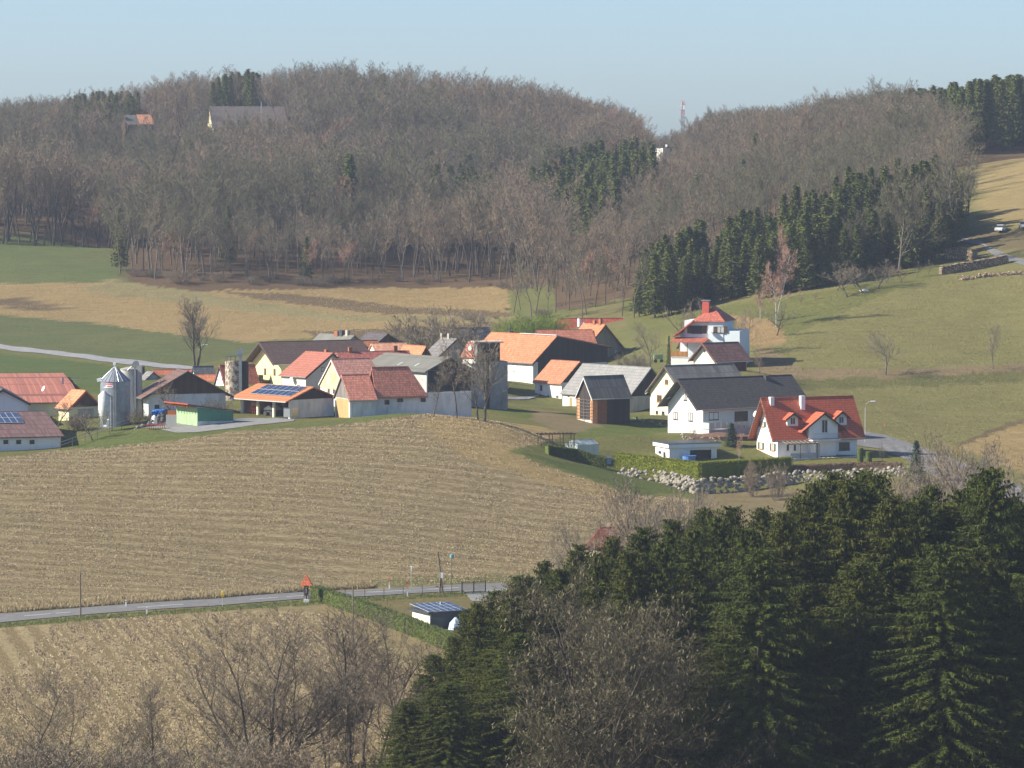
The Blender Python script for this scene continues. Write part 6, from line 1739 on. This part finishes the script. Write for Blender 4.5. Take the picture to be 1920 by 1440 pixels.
for i in range(15):
    px = 960 + i * 16 + random.uniform(-5, 5); D = 960 + random.uniform(-20, 25) - i * 2
    tree_at('wood%d' % (i % 6), 20, px, 0, random.uniform(470, 530), 'bare_tree', 'tall bare tree in the belt between brown field and hill', 'tree', 'belt of bare trees behind the brown field', D=D, wide=1.2)
for i in range(14):
    px = 880 + i * 22 + random.uniform(-7, 7)
    tree_at('shrub', 3.2, px, 0, random.uniform(575, 600), 'bare_shrub', 'low bare bush along the brown field and willow belt', 'shrub', 'bushes behind the village', D=random.uniform(945, 985), wide=1.6)
for i in range(26):
    px = 225 + i * 30 + random.uniform(-9, 9)
    tree_at('shrub', 3.2, px, 0, float(np.interp(px, [225, 300, 600, 1000], [505, 508, 515, 525])) + random.uniform(-8, 8), 'bare_shrub', 'reddish undergrowth bush at the foot of the wooded knoll', 'shrub', 'undergrowth at the wood edge', D=float(edgeD(px)) + random.uniform(-5, 10), wide=random.uniform(1.2, 2))
# garden conifer by the road, small garden trees
source('spruce_blue', conifer(301, 8, 1.9, step=.28, nb=9, cl=.45, cw=.10, spc=.26, base=.04, droop=.15, hang=1), M_BARKD, M_FIR)
tree_at('spruce_blue', 8, 1719, 893, 826, 'garden_conifer', 'bluish young conifer between the dormer house and the road', 'conifer', D=670, wide=1.1)
tree_at('apple', 5.5, 1655, 867, 832, 'pollard_tree', 'small pollarded street tree on the lawn beside the road', D=690, wide=.35)
tree_at('apple', 5.5, 1311, 816, 798, 'garden_tree', 'tiny bare ornamental tree in the mulch bed', D=705, wide=.8)
tree_at('birch', 14, 1385, 858, 815, 'garden_tree', 'thin bare sapling behind the dark hedge', D=694, wide=.5)
tree_at('spruce_blue', 8, 1372, 818, 793, 'garden_pine', 'small spreading green pine before the terrace of the bungalow', 'conifer', D=708, wide=1.6)
for i, (px, D, yt, w) in enumerate(((1415,664,862,.4),(1455,660,868,.45))):
    tree_at('shrub', 3.2, px, 0, yt, 'bare_shrub', 'leafless shrub before the boulder wall of the dormer house', 'shrub', 'shrubs before the boulder wall', D=D, wide=w)
for i, (px, D, yt) in enumerate(((1240,560,935),(1205,545,955),(1178,540,980),(1140,545,1000),(1262,560,960),(1100,560,1010),(1075,570,1020),(1790,600,868),(1830,590,862),(1770,610,880),(1905,560,900),(1880,570,885),(1740,600,900),(1690,600,905),(1290,600,940))):
    tree_at('field', 10, px, 0, yt, 'bare_tree', 'bare shrubby tree rising behind the near spruce stand', 'tree', 'bare trees behind the near spruces', D=D, wide=.9)
# foreground spruces
for i in range(4):
    source('spruce%d' % i, conifer(310 + i, 25, 4.7 + .35*i, step=.38, nb=13, cl=.46, cw=.055, spc=.20, base=(.06, .16, .2, .12)[i], droop=.42, hang=3, ragged=.40, pw=.62), M_BARKD, M_NEEDLE)
fs = [(775,470,1262),(800,452,1225),(835,448,1190),(858,470,1140),(880,440,1125),(912,455,1105),(940,438,1100),(950,470,1078),(985,445,1072),(1022,470,1046),(1050,448,1062),(1085,470,1018),(1120,445,1030),(1148,475,1000),(1180,440,1028),(1205,462,985),(1240,440,1010),(1262,470,968),(1300,448,985),(1322,478,950),
      (1345,455,962),(1372,470,942),(1400,440,985),(1432,468,948),(1470,450,952),(1500,472,925),(1528,455,898),(1562,470,880),(1590,450,892),(1618,470,874),(1645,452,882),(1672,440,925),(1700,465,935),(1722,448,925),(1748,470,905),(1775,450,940),(1800,455,915),(1838,452,880),(1858,440,872),(1890,460,930),(1915,445,935),(1945,455,905),(1985,450,900)]
fs = [(a + (16 if a < 960 else 0), b_ - 30, c) for a, b_, c in fs]
for i, (px, D, yt) in enumerate(fs):
    k = i % 4 if px > 1000 else (0, 3)[i % 2]
    g_ = Gd(px, D); h = zat(g_.x, g_.y, yt) - g_.z
    lab, grp = ('dark green spruce of the dense near stand', 'spruces of the near stand')
    if px == 1838: lab, grp = 'tallest pointed spruce near the right end of the near stand', None
    if px < 1000: lab, grp = 'lower green spruce on the left flank of the near stand', 'spruces on the left flank of the near stand'
    plant('spruce%d' % k, g_, h/25*random.uniform(1.0, 1.2) if h > 14 else h/25*1.5, random.uniform(0, 6.28), 'spruce_tree', lab, 'spruce', grp, szz=h/25)
for i in range(26):      # second and third rows standing behind
    px = 1000 + i * 38 + random.uniform(-10, 10); D = 452 + random.uniform(0, 40)
    yt = float(np.interp(px, [a[0] for a in fs], [a[2] for a in fs])) + 22 + random.uniform(0, 25)
    g_ = Gd(px, D); h = zat(g_.x, g_.y, yt) - g_.z
    plant('spruce%d' % (i % 4), g_, h/25*1.15, random.uniform(0, 6.28), 'spruce_tree', 'dark green spruce of the dense near stand', 'spruce', 'spruces of the near stand', szz=h/25)
for i in range(16):      # lower ones filling the front of the stand
    px = 1385 + i * 38 + random.uniform(-12, 12); D = 398 + random.uniform(0, 18); yt = 1085 + random.uniform(-70, 90)
    g_ = Gd(px, D); h = zat(g_.x, g_.y, yt) - g_.z
    plant('spruce%d' % (1 + i % 3), g_, h/25*1.45, random.uniform(0, 6.28), 'spruce_tree', 'dark green spruce of the dense near stand', 'spruce', 'spruces of the near stand', szz=h/25)
for i in range(9):      # small spruces at the foot on the left flank
    px = 760 + i * 27; D = 392 + random.uniform(0, 18); yt = 1330 - i * 16 + random.uniform(-20, 20)
    g_ = Gd(px, D); h = zat(g_.x, g_.y, yt) - g_.z
    plant('spruce0', g_, h/25*1.9, random.uniform(0, 6.28), 'spruce_tree', 'lower green spruce on the left flank of the near stand', 'spruce', 'spruces on the left flank of the near stand', szz=h/25)
# big twiggy willow with catkins before the stand, bare trees lower left
source('willow', bare(401, 14.5, .16, (18, 11, 9, 7), first=.06, ang=(58, 46, 42, 40), ratio=(.56, .48, .44, .44), trop=.10, wmin=.011, stems=7, lean=.13, wob=.13, catk=.14), M_BARKD, M_WILLOW, M_CATKIN)
tree_at('willow', 14.5, 1185, 0, 1098, 'willow_tree', 'great rounded willow with pale catkins standing before the dark spruces', D=392, wide=1.1, rz=.3)
source('near_a', bare(402, 14, .15, (15, 9, 7, 5), first=.15, ang=(42, 42, 40, 40), ratio=(.50, .48, .46, .45), trop=.12, wmin=.013, stems=6, lean=.17, tubes=2), M_BARKD, M_TWIGN)
source('near_b', bare(403, 12, .13, (17, 9, 7, 5), first=.18, ang=(52, 44, 40, 40), ratio=(.56, .50, .48, .45), trop=.10, wmin=.011, stems=1, lean=.05, tubes=2), M_BARKD, M_TWIGN)
source('near_c', bare(404, 12, .11, (20, 8, 6, 5), first=.28, ang=(40, 42, 42, 40), ratio=(.40, .48, .48, .45), trop=.10, wmin=.011, stems=2, lean=.05, tubes=2), M_BARKD, M_TWIGN)
for key, px, D, yt, w, lab in (('near_a',485,418,1168,1.0,'large many stemmed bare tree in the middle of the foreground'),('near_b',55,412,1268,1.1,'spreading bare tree at the lower left corner'),('near_b',132,418,1290,.95,'second bare tree from the lower left corner'),
        ('near_c',290,415,1262,.7,'slender straight bare tree between the two left groups'),('near_c',648,432,1110,1.0,'tall thin branched bare tree rising before the long hedge'),('near_c',695,425,1178,1.1,'dark twin stemmed bare tree beside the spruce flank'),
        ('near_b',745,455,1150,1.0,'purplish bare tree touching the left spruces'),('near_c',610,428,1225,.8,'thin bare tree right of the many stemmed one'),('near_b',560,440,1190,.9,'bare tree behind the many stemmed one'),('near_b',400,415,1290,.9,'low spreading bare tree left of the many stemmed one'),
        ('near_b',720,410,1290,1.0,'dark low bare tree at the foot of the left spruces'),('near_c',230,408,1340,.9,'short bare sapling between the left trees'),('near_b',-5,415,1300,1.0,'bare tree cut by the left picture edge'),('near_c',655,412,1300,.9,'leafless sapling among the stems right of the large tree')):
    b_ = {'near_a': 14, 'near_b': 12, 'near_c': 12}[key]; w *= {'near_a': 1.3, 'near_b': 1.1, 'near_c': 1.3}[key]
    tree_at(key, b_, px, 0, yt, 'bare_tree', lab, 'tree', D=D, wide=w)
for i in range(9):
    px = 10 + i * 82 + random.uniform(-15, 15)
    tree_at('shrub', 3.2, px, 0, random.uniform(1375, 1425), 'bare_shrub', 'low leafless thicket bush at the foot of the foreground trees', 'shrub', 'thicket below the foreground trees', D=random.uniform(394, 418), wide=1.3)
# ---------------------------------------------------------------- rough grass and clods (nobody could count them)
def tufts(name, label, pts, mat, w=(.02, .05), hgt=(.2, .5), lean=.5, seed=3):
    rnd = random.Random(seed); m = MB()
    xs = np.array([p[0] for p in pts]); ys_ = np.array([p[1] for p in pts]); zs = terrain(xs, ys_)
    for x, y, z in zip(xs, ys_, zs):
        d = Vector((rnd.gauss(0, lean), rnd.gauss(0, lean), 1)).normalized(); a = rnd.uniform(0, 6.28)
        m.tri(Vector((x, y, z - .03)), d, Vector((math.cos(a), math.sin(a), 0)), rnd.uniform(*w), rnd.uniform(*hgt))
    o = m.build(name, mat); tag(o, label, 'grass', kind='stuff'); return o
pts = []
def strip(px0, px1, y0, y1, n, lo=480):
    q = []
    for px in np.linspace(px0, px1, 24):
        a = G(px, float(np.interp(px, [0,150,400,600,760,940,1300], y0)), lo); b_ = G(px, float(np.interp(px, [0,150,400,600,760,940,1300], y1)), lo); q.append((a, b_))
    out = []
    for i in range(n):
        t = random.random() * 22.99; k = int(t); f = t - k; u = random.random()
        a = q[k][0].lerp(q[k+1][0], f); b_ = q[k][1].lerp(q[k+1][1], f); p = a.lerp(b_, u); out.append((p.x, p.y))
    return out
M_DRYG = plain('dry_grass', (.40, .32, .18), .95, .3, 1); M_GRASS = plain('verge_grass', (.17, .19, .06), .95, .35, 1)
tufts('dry_grass', 'tall dry straw coloured grass along the far side of the near road', strip(-60, 700, [1138,1128,1113,1098,1096,1088,1080], [1150,1139,1122,1107,1101,1092,1084], 26000), M_DRYG, (.03, .07), (.35, .9))
tufts('verge_grass', 'green rough grass along the near verge', strip(-60, 960, [1170,1155,1139,1123,1116,1107,1098], [1178,1163,1147,1132,1124,1114,1104], 20000), M_GRASS, (.03, .06), (.12, .3), seed=5)
pp = []
for i in range(36000):
    D = random.uniform(396, 470); px = random.uniform(-60, 960); p = ((px - 960) / FPX * D, D); pp.append(p)
tufts('dry_meadow', 'rough dry grass under the foreground trees', pp, M_DRYG, (.02, .05), (.12, .35), seed=6)

# ---------------------------------------------------------------- stubble, clods and meadow tussocks as real little blades
def scatter(name, label, cat, poly, x0, x1, y0, y1, n, mat, w, h, seed, row=None, flat=.6):
    r = np.random.default_rng(seed)
    x = r.uniform(x0, x1, n); y = r.uniform(y0, y1, n)
    if row:                      # gather the blades along the drill rows
        ang, per, tight = row
        c, s_ = math.cos(ang), math.sin(ang); a = x * c + y * s_; b_ = -x * s_ + y * c
        k = np.round(b_ / per); b_ = (k + (b_ / per - k) * tight) * per + r.normal(0, .10, n); x = a * c - b_ * s_; y = a * s_ + b_ * c
    z = terrain(x, y); px, py = proj(x, y, z)
    m = pip(px, py, poly)
    clump = np.sin(x * .37 + 2 * np.sin(y * .19)) * np.sin(y * .29 + 1.5 * np.sin(x * .23)) + r.normal(0, .55, n)
    m &= clump > -.25
    x, y, z = x[m], y[m], z[m]; n = len(x)
    az = r.uniform(0, 6.283, n); ww = r.uniform(w[0], w[1], n); hh = r.uniform(h[0], h[1], n)
    lx, ly = r.normal(0, flat, n) * hh, r.normal(0, flat, n) * hh
    v = np.empty((n, 3, 3)); v[:, 0] = np.stack([x - np.cos(az) * ww, y - np.sin(az) * ww, z - .02], 1)
    v[:, 1] = np.stack([x + np.cos(az) * ww, y + np.sin(az) * ww, z - .02], 1); v[:, 2] = np.stack([x + lx, y + ly, z + hh], 1)
    me = bpy.data.meshes.new(name); me.vertices.add(3 * n); me.vertices.foreach_set('co', v.ravel())
    me.loops.add(3 * n); me.loops.foreach_set('vertex_index', np.arange(3 * n, dtype=np.int32))
    me.polygons.add(n); me.polygons.foreach_set('loop_start', np.arange(0, 3 * n, 3, dtype=np.int32)); me.polygons.foreach_set('loop_total', np.full(n, 3, dtype=np.int32))
    me.update(); me.materials.append(mat)
    o = link(name, me); tag(o, label, cat, kind='stuff'); return o
UP = [(-100,1142),(-100,870),(0,858),(150,841),(300,829),(450,808),(600,801),(760,781),(850,768),(930,775),(1060,814),(1015,832),(945,845),(1165,923),(1330,940),(1330,1080),(940,1092),(600,1103),(0,1140)]
LOW = [(-60,1182),(0,1180),(300,1153),(590,1135),(640,1182),(760,1242),(900,1332),(900,1460),(-60,1460)]
M_STRAW = plain('straw', (.46, .375, .22), .95, .25, 1); M_STRAWG = plain('golden_straw', (.44, .325, .16), .95, .2, 1); M_CLOD = plain('soil_clod', (.27, .20, .125), .95, .3, 1); M_TUSS = plain('tussock', (.235, .225, .09), .95, .35, .5); M_TUSD = plain('tussock_dark', (.17, .175, .065), .95, .3, .5)
scatter('stubble', 'pale straw stubble standing in rows on the broad middle field', 'stubble', UP, -80, 30, 572, 700, 200000, M_STRAW, (.03, .08), (.06, .18), 21, (R(1.5), 1.25, .35))
scatter('clods', 'dark soil clods between the stubble rows of the broad middle field', 'soil', UP, -80, 30, 572, 700, 110000, M_CLOD, (.05, .12), (.05, .15), 22, (R(1.5), 2.5, .6), .3)
scatter('stubble', 'pale straw stubble on the lower field behind the foreground trees', 'stubble', LOW, -60, 5, 430, 572, 130000, M_STRAW, (.03, .08), (.06, .2), 23, (R(-79), 1.1, .35))
scatter('clods', 'dark furrow clods on the lower field behind the foreground trees', 'soil', LOW, -60, 5, 430, 572, 90000, M_CLOD, (.05, .14), (.05, .18), 24, (R(-79), 3.3, .35), .3)
MEA = [(1420,700),(1400,600),(1560,552),(1760,520),(2000,505),(2000,780),(1795,836),(1700,830),(1640,808),(1630,760),(1500,720)]
scatter('tussocks', 'yellowish grass tussocks over the right hillside meadow', 'grass', MEA, 30, 125, 730, 915, 60000, M_TUSS, (.04, .10), (.05, .16), 25)
scatter('tussocks', 'darker green grass tussocks over the right hillside meadow', 'grass', MEA, 30, 125, 730, 915, 50000, M_TUSD, (.04, .10), (.05, .14), 26)
BK = [(-60,530),(220,528),(330,545),(950,538),(960,612),(640,628),(330,627),(0,590),(-60,585)]
scatter('stubble', 'golden stubble on the far field below the wooded knoll', 'stubble', BK, -130, 5, 900, 1110, 60000, M_STRAWG, (.05, .12), (.06, .16), 27)

# ---------------------------------------------------------------- haze: even pale air over the whole valley
hz = MB().box(-1010, 1010, -70, 2710, -160, 75).build('haze', None)
tag(hz, 'thin pale blue spring haze filling the valley air', 'haze', kind='stuff')
hm_ = bpy.data.materials.new('haze'); hm_.use_nodes = True
hn = hm_.node_tree; hn.nodes.remove(hn.nodes['Principled BSDF'])
pv = hn.nodes.new('ShaderNodeVolumePrincipled'); pv.inputs['Color'].default_value = (.74, .84, 1.0, 1)
pv.inputs['Density'].default_value = .000095; pv.inputs['Anisotropy'].default_value = .2
hn.links.new(pv.outputs[0], hn.nodes['Material Output'].inputs['Volume'])
hz.data.materials.append(hm_)
